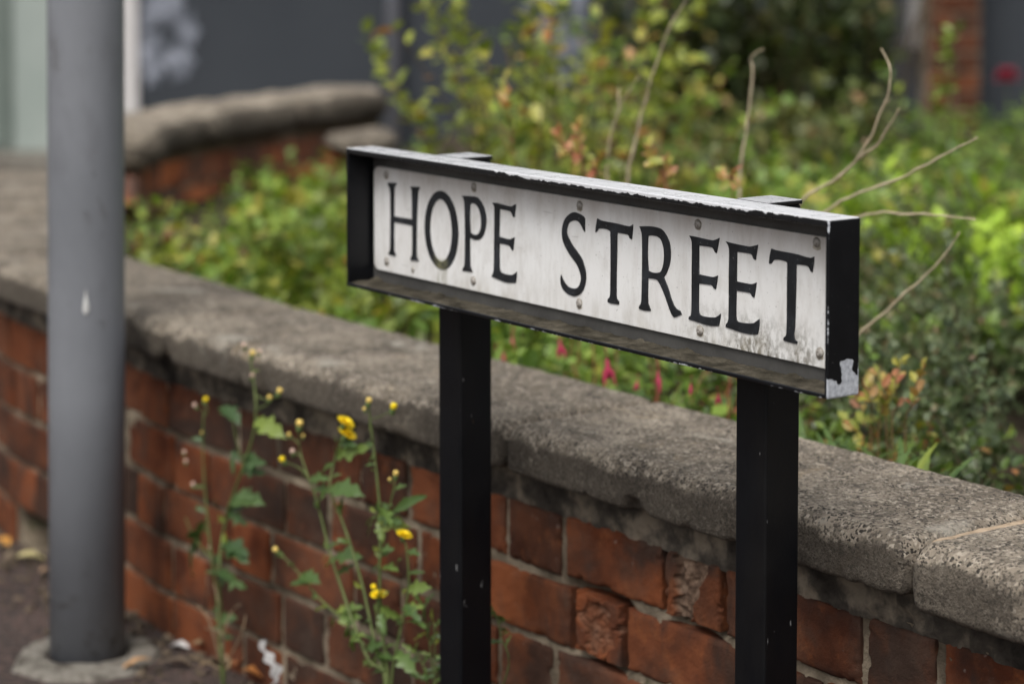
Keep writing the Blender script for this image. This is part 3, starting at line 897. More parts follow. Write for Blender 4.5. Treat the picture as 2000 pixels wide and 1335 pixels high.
# raised letters
def curve_letter(name, loops, y_face, thick):
    cu = bpy.data.curves.new(name, 'CURVE')
    cu.dimensions = '2D'
    cu.fill_mode = 'BOTH'
    cu.extrude = thick / 2
    cu.bevel_depth = .00035
    cu.bevel_resolution = 1
    for lp in loops:
        n = len(lp)
        P = [Vector((a / 1000, b / 1000)) for a, b in lp]
        corner = []
        for i in range(n):
            a, b = (P[i] - P[i - 1]), (P[(i + 1) % n] - P[i])
            ang = abs(a.angle(b)) if a.length > 0 and b.length > 0 else 0
            corner.append(ang > math.radians(48))
        pts = []
        for i in range(n):
            p0, p1, p2, p3 = P[i - 1], P[i], P[(i + 1) % n], P[(i + 2) % n]
            pts.append(p1)
            L_ = (p2 - p1).length
            if L_ < .0022 or (corner[i] and corner[(i + 1) % n]): continue
            m1 = (p2 - p1) if corner[i] else (p2 - p0) * (L_ / max((p2 - p0).length, 1e-6))
            m2 = (p2 - p1) if corner[(i + 1) % n] else (p3 - p1) * (L_ / max((p3 - p1).length, 1e-6))
            for t in (.25, .5, .75):
                h1 = 2 * t ** 3 - 3 * t ** 2 + 1; h2 = t ** 3 - 2 * t ** 2 + t; h3 = -2 * t ** 3 + 3 * t ** 2; h4 = t ** 3 - t ** 2
                pts.append(p1 * h1 + m1 * h2 + p2 * h3 + m2 * h4)
        sp = cu.splines.new('POLY')
        sp.points.add(len(pts) - 1)
        for q, pp in zip(sp.points, pts):
            q.co = (pp.x, pp.y, 0, 1)
        sp.use_cyclic_u = True
    tmp = bpy.data.objects.new('tmp', cu)
    COL.objects.link(tmp)
    dg = bpy.context.evaluated_depsgraph_get()
    me = bpy.data.meshes.new_from_object(tmp.evaluated_get(dg))
    bpy.data.objects.remove(tmp)
    bpy.data.curves.remove(cu)
    me.name = name
    me.transform(Matrix.Translation((0, y_face + thick / 2, 0)) @ Matrix.Rotation(math.radians(90), 4, 'X'))
    return me
for loops in LETTERS:
    me = curve_letter('letter', loops, .0322, .0010)
    part('letter', me, MLT, plate_parent)
# screws
scm = m_simple('screw_metal', [(.3, (.16, .14, .12)), (.7, (.36, .34, .31))], 300, .5, .5, .0004, 900)
prof = [(.0048, 0), (.0048, .0006), (.0043, .0016), (.0032, .0025), (.0018, .0029), (.0013, .0029), (.0010, .0021), (.0003, .0020)]
lv, lf = lathe(prof, 20)
sme = mesh_np('screw', lv, lf)
sme.transform(Matrix.Rotation(math.radians(90), 4, 'X'))
stain = m_simple('rust_stain', [(.3, (.20, .175, .135)), (.7, (.42, .39, .33))], 160, .9, .1)
for k, (a, b, s) in enumerate([(38.2, 134.9, .9), (219.7, 137.1, .95), (416.0, 135.7, .95), (609.8, 135.9, 1), (782.1, 137.2, 1), (38.6, 31.2, .9), (94.8, 28.2, .6), (218.4, 30.3, .95), (415.5, 30.7, .95), (613.9, 29.6, 1), (787.6, 32.9, 1)]):
    o = part('screw', sme, scm, plate_parent, True)
    o.location = (a / 1000, .0331, b / 1000)
    o.scale = (s, s, s)
    # stain ring creeping out round the head
    bm = bmesh.new()
    ring = []
    for q in range(28):
        an = 2 * math.pi * q / 28
        r = (.0056 + .0011 * mnoise.noise(Vector((math.cos(an) * 2, math.sin(an) * 2, k)))) * s
        if math.sin(an) < -.5: r += .003 * s * max(0, mnoise.noise(Vector((k * 3.1, 1, 1))) + .3)
        ring.append(bm.verts.new((a / 1000 + r * math.cos(an), .03285, b / 1000 + r * math.sin(an))))
    bm.faces.new(ring)
    part('rust_stain', bm_mesh('rust_stain', bm), stain, plate_parent)
# posts
def post_mesh():
    bm = bmesh.new()
    bm_box(bm, 0, .0450, 0, .0450, 0, O3.z + SH - .004, .003, 3)
    return bm_mesh('post', bm)
for u1 in (.128, .651):
    p = part('post', post_mesh(), MPOST, sign)
    p.location = (SL - u1 - .0450, SD + .0004, 0)
    c = part('post_cap', box_mesh('post_cap', -.0006, .0456, .0002, .0456, O3.z + SH - .004, O3.z + SH + .0005, .001, 2), MCH, p)

# ------------------------------------------------------------------ grey pole
def m_pole():
    k = M('grey_pole_paint', .62, .3)
    v = k.obj()
    c = k.ramp(k.noise(3.5, 5, .6, k.scaled(v, (1, 1, .6))), [(.35, (.140, .147, .160)), (.65, (.188, .196, .212))])
    c = k.mix(k.step(k.noise(14, 5, .65, k.scaled(v, (1, 1, .45))), .55, .75, 0, .5), c, (.10, .10, .108))
    c = k.mix(k.step(k.noise(30, 5, .7, k.scaled(v, (1, 1, .35))), .62, .70, 0, .55), c, (.075, .072, .070))
    z = k.sep()[2]
    rust = k.math('MULTIPLY', k.step(z, .16, .03), k.step(k.noise(20, 5, .65, v), .58, .66))
    c = k.mix(k.math('MULTIPLY', rust, .85), c, (.045, .036, .026))
    k.col(c)
    k.rgh(k.step(k.noise(25, 4, .6, v), .3, .7, .42, .58))
    k.bump(k.noise(40, 4, .6, v), .0012, .4)
    return k.m
pole = empty('pole', (-.638, 3.565, 0))
tag(pole, 'plain grey painted metal pole standing close to the brick wall', 'pole')
V, Fc = lathe([(.0565, -.05), (.0565, .4), (.0563, 1.0), (.056, 3.2)], 64)
sh = part('shaft', mesh_np('shaft', V, Fc), m_pole(), pole, True)
sh.rotation_euler = (0, .0093, 0)
V, Fc = lathe([(.0575, 3.19), (.0575, 3.215), (.05, 3.235), (.02, 3.245)], 48)
cp = part('pole_cap', mesh_np('pole_cap', V, Fc), m_pole(), pole, True)
cp.rotation_euler = (0, .0093, 0)
# concrete collar round its foot
conc = m_simple('collar_concrete', [(.34, (.055, .047, .038)), (.46, (.13, .118, .10)), (.58, (.20, .185, .16)), (.7, (.10, .088, .072))], 30, .93, .15, .006, 130)
V, Fc = [], []
NS = 72
for i in range(NS):
    a = 2 * math.pi * i / NS
    ro = .106 + .012 * mnoise.noise(Vector((math.cos(a) * 1.8, math.sin(a) * 1.8, 5.0))) + .010 * mnoise.noise(Vector((math.cos(a) * 6, math.sin(a) * 6, 2.0))) + .022 * max(0, -math.sin(a)) ** 1.5
    for r, z in ((.0600, -.01), (.0625, .007), (.072, .012), (.088, .012), (.5 * (.088 + ro), .010), (ro - .006, .008), (ro, -.004)):
        V.append((r * math.cos(a), r * math.sin(a), z + (.0045 * mnoise.noise(Vector((r * 60 * math.cos(a), r * 60 * math.sin(a), 0))) if r > .063 else 0)))
for i in range(NS):
    for j in range(6):
        a, b = i * 7 + j, ((i + 1) % NS) * 7 + j
        Fc.append((a, b, b + 1, a + 1))
collar = part('concrete_collar', mesh_np('concrete_collar', V, Fc), conc, pole, True)
# bird dropping running down the pole
bd = m_simple('bird_dropping', [(.3, (.42, .42, .40)), (.7, (.62, .62, .60))], 90, .8, .2)
V, Fc = [], []
pz = at_y(175, 590, 3.51)
prs = [(0, .006, .0028), (1, .002, .0048), (2, -.006, .0052), (3, -.012, .0040), (4, -.017, .0012)]
dirv = Vector((pz.x + .632, pz.y - 3.565, 0))
zc0 = pz.z
prs = [(.019, .0006), (.012, .0014), (.004, .0024), (-.004, .0040), (-.010, .0046), (-.015, .0036), (-.018, .0010)]
a0 = math.atan2(-.0565 * .99, .009)
for zz, hw in prs:
    for q in range(7):
        f = q / 3 - 1
        aa = a0 + f * hw / .0565
        rr = .0566 + .0016 * math.sqrt(max(0, 1 - f * f))
        V.append((rr * math.cos(aa) + .0093 * (zc0 + zz), rr * math.sin(aa), zc0 + zz))
for i in range(len(prs) - 1):
    for q in range(6):
        a = i * 7 + q
        Fc.append((a, a + 1, a + 8, a + 7))
part('bird_dropping', mesh_np('bird_dropping', V, Fc), bd, pole, True)

# ------------------------------------------------------------------ building behind
BY = 10.5
def bx(px): return (px - 1000) / FPX * BY
bld = empty('building', (0, BY, 0))
tag(bld, 'slate grey rendered building with pale sage door, white frame and red brick pier', 'building')
slate = m_simple('slate_grey_render', [(.3, (.029, .034, .041)), (.7, (.036, .041, .048))], 2.2, .75, .3, .002, 60)
part('wall', box_mesh('wall', bx(268), 5.5, 0, .3, -.02, 2.5), slate, bld)
part('wall', box_mesh('wall', -5.5, bx(-260), 0, .3, -.02, 2.5), slate, bld)
part('lintel', box_mesh('lintel', bx(-260), bx(268), .0, .3, 2.06, 2.5), slate, bld)
white = m_simple('white_frame_paint', [(.3, (.45, .43, .42)), (.7, (.56, .54, .53))], 6, .5, .4)
door = part('door', box_mesh('door', bx(-226), bx(238), .09, .14, .06, 2.04, .004), m_simple('sage_door_paint', [(.3, (.25, .29, .265)), (.7, (.30, .335, .31))], 3, .45, .4), bld)
sage2 = m_simple('sage_trim_paint', [(.3, (.10, .125, .11)), (.7, (.14, .165, .145))], 3, .5, .4)
part('door_stile', box_mesh('door_stile', bx(-24), bx(14), .078, .092, .08, 2.02, .003), sage2, door)
part('door_panel', box_mesh('door_panel', bx(30), bx(215), .083, .094, .95, 1.9, .005), door.data.materials[0], door)
part('door_panel', box_mesh('door_panel', bx(-205), bx(-40), .083, .094, .95, 1.9, .005), door.data.materials[0], door)
lv, lf = lathe([(.008, 0), (.008, .03), (.022, .036), (.026, .05), (.018, .062)], 16)
hm = mesh_np('handle', lv, lf); hm.transform(Matrix.Rotation(math.radians(90), 4, 'X'))
hd = part('handle', hm, scm, door, True); hd.location = (bx(20), .08, 1.0)
part('door_frame', box_mesh('door_frame', bx(238), bx(270), -.03, .16, -.02, 2.06, .004), white, bld)
part('door_frame', box_mesh('door_frame', bx(-262), bx(-226), -.03, .16, -.02, 2.06, .004), white, bld)
part('doorstep', box_mesh('doorstep', bx(-262), bx(270), -.25, .1, -.02, .06, .01), conc, bld)
# brick pier and rainwater pipes
pier = empty('brick_pier'); pier.parent = bld
pv = box_mesh('pier_core', bx(1798), bx(1898), -.20, .0, -.02, 2.6)
core = part('mortar', pv, MM, pier)
for ci in range(30):
    zc = .05 + ci * PITCHB
    offs = [(bx(1798), .222 / 1.0)] if ci % 2 == 0 else [(bx(1798), .111), (bx(1798) + .111, .111)]
    for x0, Lb in offs:
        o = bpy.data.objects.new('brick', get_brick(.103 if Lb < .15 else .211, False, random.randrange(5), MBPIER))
        COL.objects.link(o); o.parent = pier
        o.location = (x0 + Lb / 2, -.206, zc)
V, Fc = tube([(bx(1780), -.10, .53), (bx(1780), -.10, 2.6)], [.034, .034], 20)
dp = part('drainpipe', mesh_np('drainpipe', V, Fc), m_simple('drainpipe_paint', [(.3, (.70, .69, .68)), (.7, (.80, .79, .78))], 6, .45, .4), bld, True)
for zz in (1.5, 2.3):
    part('pipe_bracket', box_mesh('pipe_bracket', bx(1780) - .045, bx(1780) + .045, -.145, .0, zz, zz + .03, .004), white, dp)
V, Fc = tube([(bx(770), -.05, 0), (bx(770), -.05, 2.5)], [.036, .036], 20)
part('grey_pipe', mesh_np('grey_pipe', V, Fc), m_simple('pipe_paint', [(.3, (.17, .175, .20)), (.7, (.22, .225, .25))], 5, .5, .4), bld, True)
# smears of pale paint on the render
smear = m_simple('pale_paint', [(.38, (.034, .040, .048)), (.48, (.12, .13, .155)), (.66, (.30, .32, .37))], 7, .7, .3)
for (cx, cy, rx, ry, sd_) in ((305, 15, 50, 45, 1), (325, 95, 55, 42, 2), (352, 128, 26, 28, 3), (300, 140, 22, 30, 7), (365, 50, 20, 40, 8), (1085, 20, 55, 60, 4), (1110, 90, 38, 50, 5), (1085, 145, 20, 34, 6)):
    bm = bmesh.new()
    c = at_y(cx, cy, BY)
    vs_ = []
    for q in range(40):
        a = 2 * math.pi * q / 40
        f = 1 + .55 * fbm((math.cos(a) * 1.7, math.sin(a) * 1.7, sd_ * 3.7), 4)
        vs_.append(bm.verts.new((c.x + math.cos(a) * rx / FPX * BY * f, -.004 - .0006 * sd_, c.z + math.sin(a) * ry / FPX * BY * f)))
    bm.faces.new(vs_)
    part('paint_smear', bm_mesh('paint_smear', bm), smear, bld)

# ------------------------------------------------------------------ planting
GREEN = m_leaf('green_leaf', [(0, (.045, .090, .016)), (.35, (.115, .195, .028)), (.65, (.19, .285, .042)), (.88, (.28, .35, .055)), (1, (.38, .34, .07))])
YELLOWG = m_leaf('yellow_green_leaf', [(0, (.085, .12, .024)), (.4, (.20, .25, .04)), (.75, (.34, .37, .055)), (.92, (.46, .38, .07)), (1, (.44, .19, .06))])
DARKG = m_leaf('dark_hedge_leaf', [(0, (.022, .034, .012)), (.5, (.050, .074, .020)), (.85, (.11, .125, .030)), (1, (.22, .17, .05))])
GREYG = m_leaf('small_grey_green_leaf', [(0, (.048, .072, .032)), (.5, (.105, .145, .060)), (.85, (.18, .21, .095)), (1, (.25, .165, .10))])
LIME = m_leaf('lime_leaf', [(0, (.20, .32, .03)), (.5, (.34, .50, .05)), (1, (.46, .60, .07))])
ORANGE = m_leaf('orange_young_leaf', [(0, (.18, .24, .05)), (.35, (.36, .33, .06)), (.6, (.44, .28, .10)), (.85, (.44, .18, .09)), (1, (.36, .12, .07))])
WEED = m_leaf('weed_leaf', [(0, (.048, .092, .024)), (.5, (.085, .145, .034)), (.85, (.125, .19, .042)), (1, (.22, .26, .035))], use_attr=False)
BARK = m_simple('shrub_bark', [(.3, (.06, .042, .028)), (.7, (.13, .092, .06))], 60, .85, .2)
REDST = m_simple('red_stem', [(.3, (.16, .045, .030)), (.7, (.26, .085, .05))], 60, .6, .3)
DRY = m_simple('dry_stem', [(.3, (.36, .29, .19)), (.7, (.58, .49, .35))], 70, .85, .2)
WSTEM = m_simple('weed_stem', [(.3, (.07, .10, .030)), (.7, (.13, .155, .05))], 50, .6, .3)

LB_V = np.array([[0, 0, 0], [0, .36, -.02], [0, .72, -.03], [0, 1, -.10], [-.5, .30, .07], [.5, .30, .07], [-.42, .68, .04], [.42, .68, .04]])
LB_F = [(0, 5, 1), (0, 1, 4), (1, 5, 7, 2), (1, 2, 6, 4), (2, 7, 3), (2, 3, 6)]
def leaf_mesh(name, pos, dr, nr, size, width, tint, mat):
    n = len(pos)
    y = dr / np.linalg.norm(dr, axis=1, keepdims=True)
    z = nr - y * np.sum(nr * y, axis=1, keepdims=True)
    z /= np.maximum(np.linalg.norm(z, axis=1, keepdims=True), 1e-6)
    x = np.cross(y, z)
    v = (pos[:, None, :] + x[:, None, :] * (LB_V[None, :, 0:1] * (size * width)[:, None, None]) + y[:, None, :] * (LB_V[None, :, 1:2] * size[:, None, None]) + z[:, None, :] * (LB_V[None, :, 2:3] * size[:, None, None])).reshape(-1, 3)
    lens = np.array([len(f) for f in LB_F]); flat = np.array([i for f in LB_F for i in f])
    nl = len(flat)
    loops = (flat[None, :] + (np.arange(n) * 8)[:, None]).ravel()
    starts = np.concatenate([[0], np.cumsum(lens)[:-1]])
    st = (starts[None, :] + (np.arange(n) * nl)[:, None]).ravel()
    me = bpy.data.meshes.new(name)
    me.vertices.add(n * 8); me.loops.add(n * nl); me.polygons.add(n * 6)
    me.vertices.foreach_set('co', v.astype(np.float32).ravel())
    me.loops.foreach_set('vertex_index', loops.astype(np.int32))
    me.polygons.foreach_set('loop_start', st.astype(np.int32))
    me.update(calc_edges=True)
    at = me.attributes.new('tint', 'FLOAT', 'FACE')
    at.data.foreach_set('value', np.repeat(tint, 6).astype(np.float32))
    me.materials.append(mat)
    return me
# samples of the near wall, for keeping plants off the stone
WS = [frame_at(PATH, -1.9 + i * .06, 1) for i in range(130)]
WP = np.array([[p.x, p.y] for p, d, n in WS]); WN = np.array([[n.x, n.y] for p, d, n in WS])
def wall_depth(P):
    """metres behind the street face of the near wall (positive on the garden side)"""
    d2 = ((P[:, None, :2] - WP[None]) ** 2).sum(-1)
    k = d2.argmin(1)
    return -((P[:, :2] - WP[k]) * WN[k]).sum(1)
def keep(P, over=.05):
    d = wall_depth(P)
    return (d > .212) | ((P[:, 2] > .522) & (d > .212 - over))
SHARED_LEAF = {}
def single_leaf(mat, tintv, width):
    key = (mat.name, round(tintv * 6), round(width, 1))
    if key not in SHARED_LEAF:
        SHARED_LEAF[key] = leaf_mesh('leaf', np.zeros((1, 3)), np.array([[0, 1., 0]]), np.array([[0, 0, 1.]]), np.array([1.]), np.array([width]), np.array([round(tintv * 6) / 6]), mat)
    return SHARED_LEAF[key]
def shrub(name, label, cat, c, foot, stems, h, lean, leaf, width, step, droop, mat, smat, s0=.25, tint=(.45, .25), n_single=0, srad=.0022, group=None, out=None, over=.05, top=None, xmax=None):
    root = empty(name, (c[0], c[1], c[2]))
    tag(root, label, cat, group)
    org = np.array(c)
    Pp, Pd, Pn, Ps, Pt = [], [], [], [], []
    tubes = []
    for s in range(stems):
        r, a = math.sqrt(RNG.random()), RNG.random() * 2 * math.pi
        b = np.array([foot[0] * r * math.cos(a), foot[1] * r * math.sin(a), 0.0])
        rad = np.array([math.cos(a), math.sin(a), 0]) * (.3 + .7 * r)
        if out is not None: rad = rad * .6 + np.array(out)
        ln = h[0] + (h[1] - h[0]) * RNG.random()
        d0 = rad * lean * (.4 + .8 * RNG.random()) + np.array([0, 0, 1.0]) + RNG.normal(0, .12, 3)
        d0 /= np.linalg.norm(d0)
        p1 = b + d0 * ln * .55
        d1 = d0 * .7 + rad * .35 * lean + np.array([0, 0, -droop * (.5 + RNG.random())]) + RNG.normal(0, .16, 3)
        p2 = p1 + d1 * ln * .55
        m = max(5, int(ln / step))
        t = np.linspace(0, 1, m)[:, None]
        pts = b * (1 - t) ** 2 + p1 * 2 * t * (1 - t) + p2 * t * t
        tan = np.gradient(pts, axis=0)
        tan /= np.linalg.norm(tan, axis=1, keepdims=True)
        if RNG.random() < .6 or stems < 40:
            q = pts[::max(1, m // 6)]
            if len(q) > 2:
                okq = keep(q + org, over)
                if okq.all():
                    tubes.append(tube([Vector(x) for x in q], [srad * (1 - .6 * i / len(q)) for i in range(len(q))], 4, False))
        use = np.nonzero(t[:, 0] > s0)[0]
        ph = RNG.random() * 6.28
        for k in use:
            for rep in (0, 1):
                if RNG.random() < .12: continue
                a2 = ph + k * 2.4 + rep * 3.14 + RNG.normal(0, .35)
                u = np.cross(tan[k], [.12, .2, .97]); u /= max(np.linalg.norm(u), 1e-6)
                v = np.cross(tan[k], u)
                side = u * math.cos(a2) + v * math.sin(a2)
                dr = tan[k] * (.35 + .4 * RNG.random()) + side * .9 + np.array([0, 0, .12])
                Pp.append(pts[k] + side * .002); Pd.append(dr)
                Pn.append(np.array([0, 0, .9]) + RNG.normal(0, .45, 3) + tan[k] * .3)
                Ps.append(leaf[0] + (leaf[1] - leaf[0]) * RNG.random() ** 1.3)
                Pt.append(np.clip(tint[0] + tint[1] * RNG.normal() + .16 * (t[k, 0] - .5), 0, 1))
    P, D, N, S, T = (np.array(x) for x in (Pp, Pd, Pn, Ps, Pt))
    ok = keep(P + org, over) & keep(P + org + D / np.linalg.norm(D, axis=1, keepdims=True) * S[:, None], over)
    if top is not None: ok &= (P[:, 2] + org[2] < top)
    if xmax is not None: ok &= (P[:, 0] + org[0] < xmax)
    P, D, N, S, T = P[ok], D[ok], N[ok], S[ok], T[ok]
    W = width * (.85 + .3 * RNG.random(len(P)))
    big = np.zeros(len(P), bool)
    if n_single:
        # the leaves that stand out most: large, near the eye, on the outside of the plant
        q = P + org - np.array([0, 0, CAM_H])
        sc = S / np.linalg.norm(q, axis=1) * (1 + .5 * P[:, 2] / max(P[:, 2].max(), .01)) + .004 * (-P[:, 1])
        big[np.argsort(-sc)[:n_single]] = True
        for i in np.nonzero(big)[0]:
            o = bpy.data.objects.new('leaf', single_leaf(mat, float(T[i]), width))
            COL.objects.link(o); o.parent = root
            y = Vector(D[i]).normalized(); z = Vector(N[i]); z = (z - y * z.dot(y)).normalized(); x = y.cross(z)
            m4 = Matrix((x, y, z)).transposed().to_4x4()
            o.matrix_local = Matrix.Translation(Vector(P[i])) @ m4 @ Matrix.Diagonal((S[i], S[i], S[i], 1))
    b = ~big
    fo = bpy.data.objects.new('foliage', leaf_mesh('foliage', P[b], D[b], N[b], S[b], W[b], T[b], mat))
    COL.objects.link(fo); fo.parent = root
    tag(fo, kind='stuff')
    if tubes:
        V, Fc = merge(tubes)
        link('branches', mesh_np('branches', V, Fc), smat, root)
    return root

G0 = 'shrubs planted in the bed behind the wall'
REDL = m_leaf('reddish_leaf', [(0, (.08, .11, .03)), (.35, (.22, .24, .06)), (.6, (.30, .21, .08)), (.8, (.22, .06, .04)), (1, (.14, .04, .03))])
# low mounds to the left of the sign
shrub('low_shrub', 'low yellow-green ground cover shrub hugging the back of the coping left of the sign', 'shrub', (-.42, 4.18, .28), (.20, .18), 70, (.18, .29), .9, (.022, .040), .72, .021, .5, YELLOWG, BARK, .12, (.34, .26), 70, group=G0)
shrub('low_shrub', 'low mid green mound of rounded leaves behind the coping beside the sign frame', 'shrub', (-.12, 3.84, .28), (.20, .17), 75, (.18, .28), .9, (.022, .040), .72, .021, .5, GREEN, BARK, .12, (.46, .24), 70, group=G0)
shrub('low_shrub', 'low leafy mound in front of the far brick wall, left of the taller bush', 'shrub', (-.44, 4.95, .28), (.30, .26), 90, (.15, .26), .8, (.024, .042), .72, .022, .4, YELLOWG, BARK, .12, (.38, .28), 60, group=G0, top=.545)
shrub('low_shrub', 'straggly low plant with dark red leaves beside the grey pole at the wall bend', 'shrub', (-.68, 5.0, .28), (.14, .30), 46, (.10, .20), .8, (.022, .040), .75, .022, .4, REDL, REDST, .12, (.50, .30), 40, group=G0, top=.50)
shrub('low_shrub', 'bright green spreading bush rising behind the left end of the sign', 'shrub', (-.20, 4.75, .28), (.26, .26), 90, (.24, .40), .7, (.024, .042), .72, .022, .4, GREEN, BARK, .15, (.68, .24), 60, group=G0, top=.69)
shrub('low_shrub', 'low green clump under the end of the far wall coping', 'shrub', (-.25, 6.0, .28), (.26, .30), 60, (.14, .26), .8, (.024, .042), .72, .024, .4, YELLOWG, BARK, .12, (.38, .24), 0, group=G0, top=.52)
# tall loose bush
shrub('arching_shrub', 'tall loose yellow-green bush with open arching twigs above the left half of the sign', 'shrub', (.09, 5.0, .28), (.12, .22), 34, (.55, 1.0), .27, (.026, .048), .64, .040, .25, YELLOWG, BARK, .25, (.52, .27), 80, .003, group=G0)
shrub('arching_shrub', 'second loose bush with reddish shoot tips behind the tall yellow-green one', 'shrub', (.20, 5.6, .28), (.20, .25), 24, (.40, .74), .30, (.026, .046), .64, .038, .3, GREEN, REDST, .2, (.62, .28), 40, .003, group=G0)
# middle and right
shrub('leafy_shrub', 'mid green rounded shrub directly behind the middle of the sign', 'shrub', (.22, 4.50, .28), (.28, .26), 95, (.26, .42), .6, (.022, .040), .60, .022, .35, GREEN, BARK, .15, (.66, .24), 60, group=G0, top=.72)
shrub('leafy_shrub', 'broad green shrub behind the right half of the sign, below the dark hedge', 'shrub', (.62, 4.80, .28), (.36, .28), 110, (.28, .44), .6, (.022, .042), .58, .022, .35, GREEN, BARK, .15, (.64, .26), 60, group=G0, top=.70)
shrub('leafy_shrub', 'green shrub at the far right with upright shoots in front of the brick pier', 'shrub', (.84, 5.05, .28), (.22, .26), 90, (.26, .42), .45, (.022, .040), .52, .023, .25, GREEN, BARK, .15, (.42, .26), 50, group=G0, top=.70)
shrub('leafy_shrub', 'deep green filler shrub between the sign top and the cotoneaster', 'shrub', (.52, 4.1, .28), (.28, .24), 90, (.16, .30), .7, (.020, .036), .58, .021, .4, GREEN, BARK, .15, (.46, .26), 60, group=G0, top=.60)
shrub('lime_shrub', 'bright lime green low bush at the right edge of the bed', 'shrub', (.93, 4.50, .28), (.12, .16), 90, (.26, .42), .6, (.028, .05), .6, .024, .35, LIME, BARK, .15, (.5, .25), 30, group=G0, top=.68)
shrub('slender_shrub', 'thin upright leafy shoot standing in front of the red brick pier', 'shrub', (1.0, 5.5, .28), (.03, .05), 6, (.46, .60), .04, (.022, .036), .6, .022, .1, GREEN, BARK, .2, (.45, .2), 20, group=G0)
# dark grey-green cotoneaster by the wall at the right
shrub('cotoneaster', 'dense dark cotoneaster with tiny grey-green leaves spilling towards the wall at the right', 'shrub', (.80, 3.60, .28), (.26, .22), 150, (.26, .46), 1.0, (.010, .018), .66, .0095, .55, GREYG, BARK, .12, (.42, .26), 80, .0016, group=G0)
shrub('cotoneaster', 'second cotoneaster mound with brownish sprays behind the sign end panel', 'shrub', (.95, 4.15, .28), (.28, .24), 140, (.28, .50), .9, (.011, .019), .66, .0105, .5, GREYG, BARK, .12, (.52, .28), 60, .0016, group=G0)
shrub('cotoneaster', 'small cotoneaster spray close behind the pale coping stone', 'shrub', (.66, 3.16, .28), (.13, .12), 70, (.14, .26), 1.0, (.010, .018), .66, .0095, .55, GREYG, BARK, .12, (.38, .24), 60, .0016, group=G0)
shrub('low_shrub', 'low fresh green plant with rusty leaf tips between the strap leaves and the orange shoots', 'shrub', (.47, 3.28, .28), (.13, .11), 60, (.13, .23), .8, (.014, .026), .55, .015, .5, m_leaf('rusty_tipped_leaf', [(0, (.05, .09, .02)), (.45, (.12, .19, .032)), (.75, (.20, .26, .045)), (.9, (.36, .22, .06)), (1, (.38, .14, .06))]), BARK, .12, (.48, .28), 60, group=G0)
shrub('low_shrub', 'low green plant filling the gap behind the right post above the coping', 'shrub', (.30, 3.36, .28), (.12, .10), 50, (.12, .22), .8, (.014, .026), .55, .015, .5, GREEN, BARK, .12, (.46, .26), 50, group=G0)
# hedge at the back
GH = 'dark hedge plants at the back of the bed'
for i, (x, y, hh, lb) in enumerate([(.58, 7.7, 1.05, 'dark hedge bush seen left of the dry bent stalk'), (.86, 7.5, 1.0, 'dark hedge bush in the middle of the hedge row'), (1.02, 7.6, .95, 'dark hedge bush ending beside the white drainpipe')]):
    shrub('hedge_bush', lb, 'hedge', (x, y, .25), (.18, .26), 75, (.50, hh), .22, (.036, .065), .6, .042, .12, DARKG, BARK, .05, (.42, .28), 0, .004, group=GH, xmax=1.16)
shrub('hedge_bush', 'brownish green hedge bush in front of the darker row, behind the dry stalks', 'hedge', (.52, 6.3, .28), (.34, .30), 85, (.28, .50), .45, (.028, .050), .62, .028, .35, m_leaf('brownish_hedge_leaf', [(0, (.05, .07, .02)), (.5, (.12, .15, .04)), (.85, (.22, .21, .065)), (1, (.32, .20, .09))]), BARK, .1, (.45, .27), 30, .003, group=GH, top=.80)

# loose leafy cover over the soil
n = 22000
P = np.column_stack([RNG.uniform(-1.0, 3.2, n), RNG.uniform(1.2, 8.6, n), RNG.uniform(.31, .43, n)])
ok = (wall_depth(P) > .25) & ((P[:, 0] < .35) | (P[:, 1] > 3.9)) & ((P[:, 0] > -.75) | (P[:, 1] < 5.8)) & ((P[:, 0] > -.1) | (P[:, 1] < 6.6 + .8 * P[:, 0] + .8)) & (P[:, 1] < 8.7)
P = P[ok]; n = len(P)
D = RNG.normal(0, 1, (n, 3)); D[:, 2] = np.abs(D[:, 2]) * .5
N = RNG.normal(0, .4, (n, 3)) + np.array([0, 0, 1.0])
cov = bpy.data.objects.new('ground_cover', leaf_mesh('ground_cover', P, D, N, RNG.uniform(.020, .042, n), RNG.uniform(.55, .8, n), np.clip(RNG.normal(.40, .22, n), 0, 1), GREEN))
COL.objects.link(cov)
tag(cov, 'low leafy ground cover filling the bed between the shrubs', 'ground cover', kind='stuff')

# ---- fuchsia with hanging red flowers, below the sign
fu = shrub('fuchsia', 'fuchsia with small hanging crimson flowers seen under the sign', 'shrub', (.13, 3.48, .28), (.26, .10), 70, (.16, .27), .6, (.015, .027), .5, .017, .35, GREEN, REDST, .15, (.36, .22), 60, .0018, group=G0)
FUCH = m_simple('fuchsia_red', [(.3, (.25, .018, .045)), (.7, (.42, .035, .085))], 200, .5, .3)
fl_v, fl_f = lathe([(.0010, 0), (.0024, -.004), (.0030, -.010), (.0042, -.014), (.0050, -.020), (.0028, -.024)], 10)
parts_ = [(fl_v, fl_f)]
for k in range(4):
    a = k * math.pi / 2 + .4
    ca, sa = math.cos(a), math.sin(a)
    pts = [(.003, -.011, .0015), (.0065, -.016, .0030), (.0085, -.025, .0026), (.0092, -.033, .0004)]
    V = []
    for r, z, wv in pts:
        V += [Vector((r * ca - wv * sa, r * sa + wv * ca, z)), Vector((r * ca + wv * sa, r * sa - wv * ca, z))]
    parts_.append((V, [(0, 1, 3, 2), (2, 3, 5, 4), (4, 5, 7, 6)]))
parts_.append(tube([(0, 0, .022), (0, 0, 0)], [.0006, .0008], 5))
parts_.append(tube([(0, 0, -.022), (.001, 0, -.036)], [.0006, .0004], 5))
V, Fc = merge(parts_)
fme = mesh_np('flower', V, Fc)
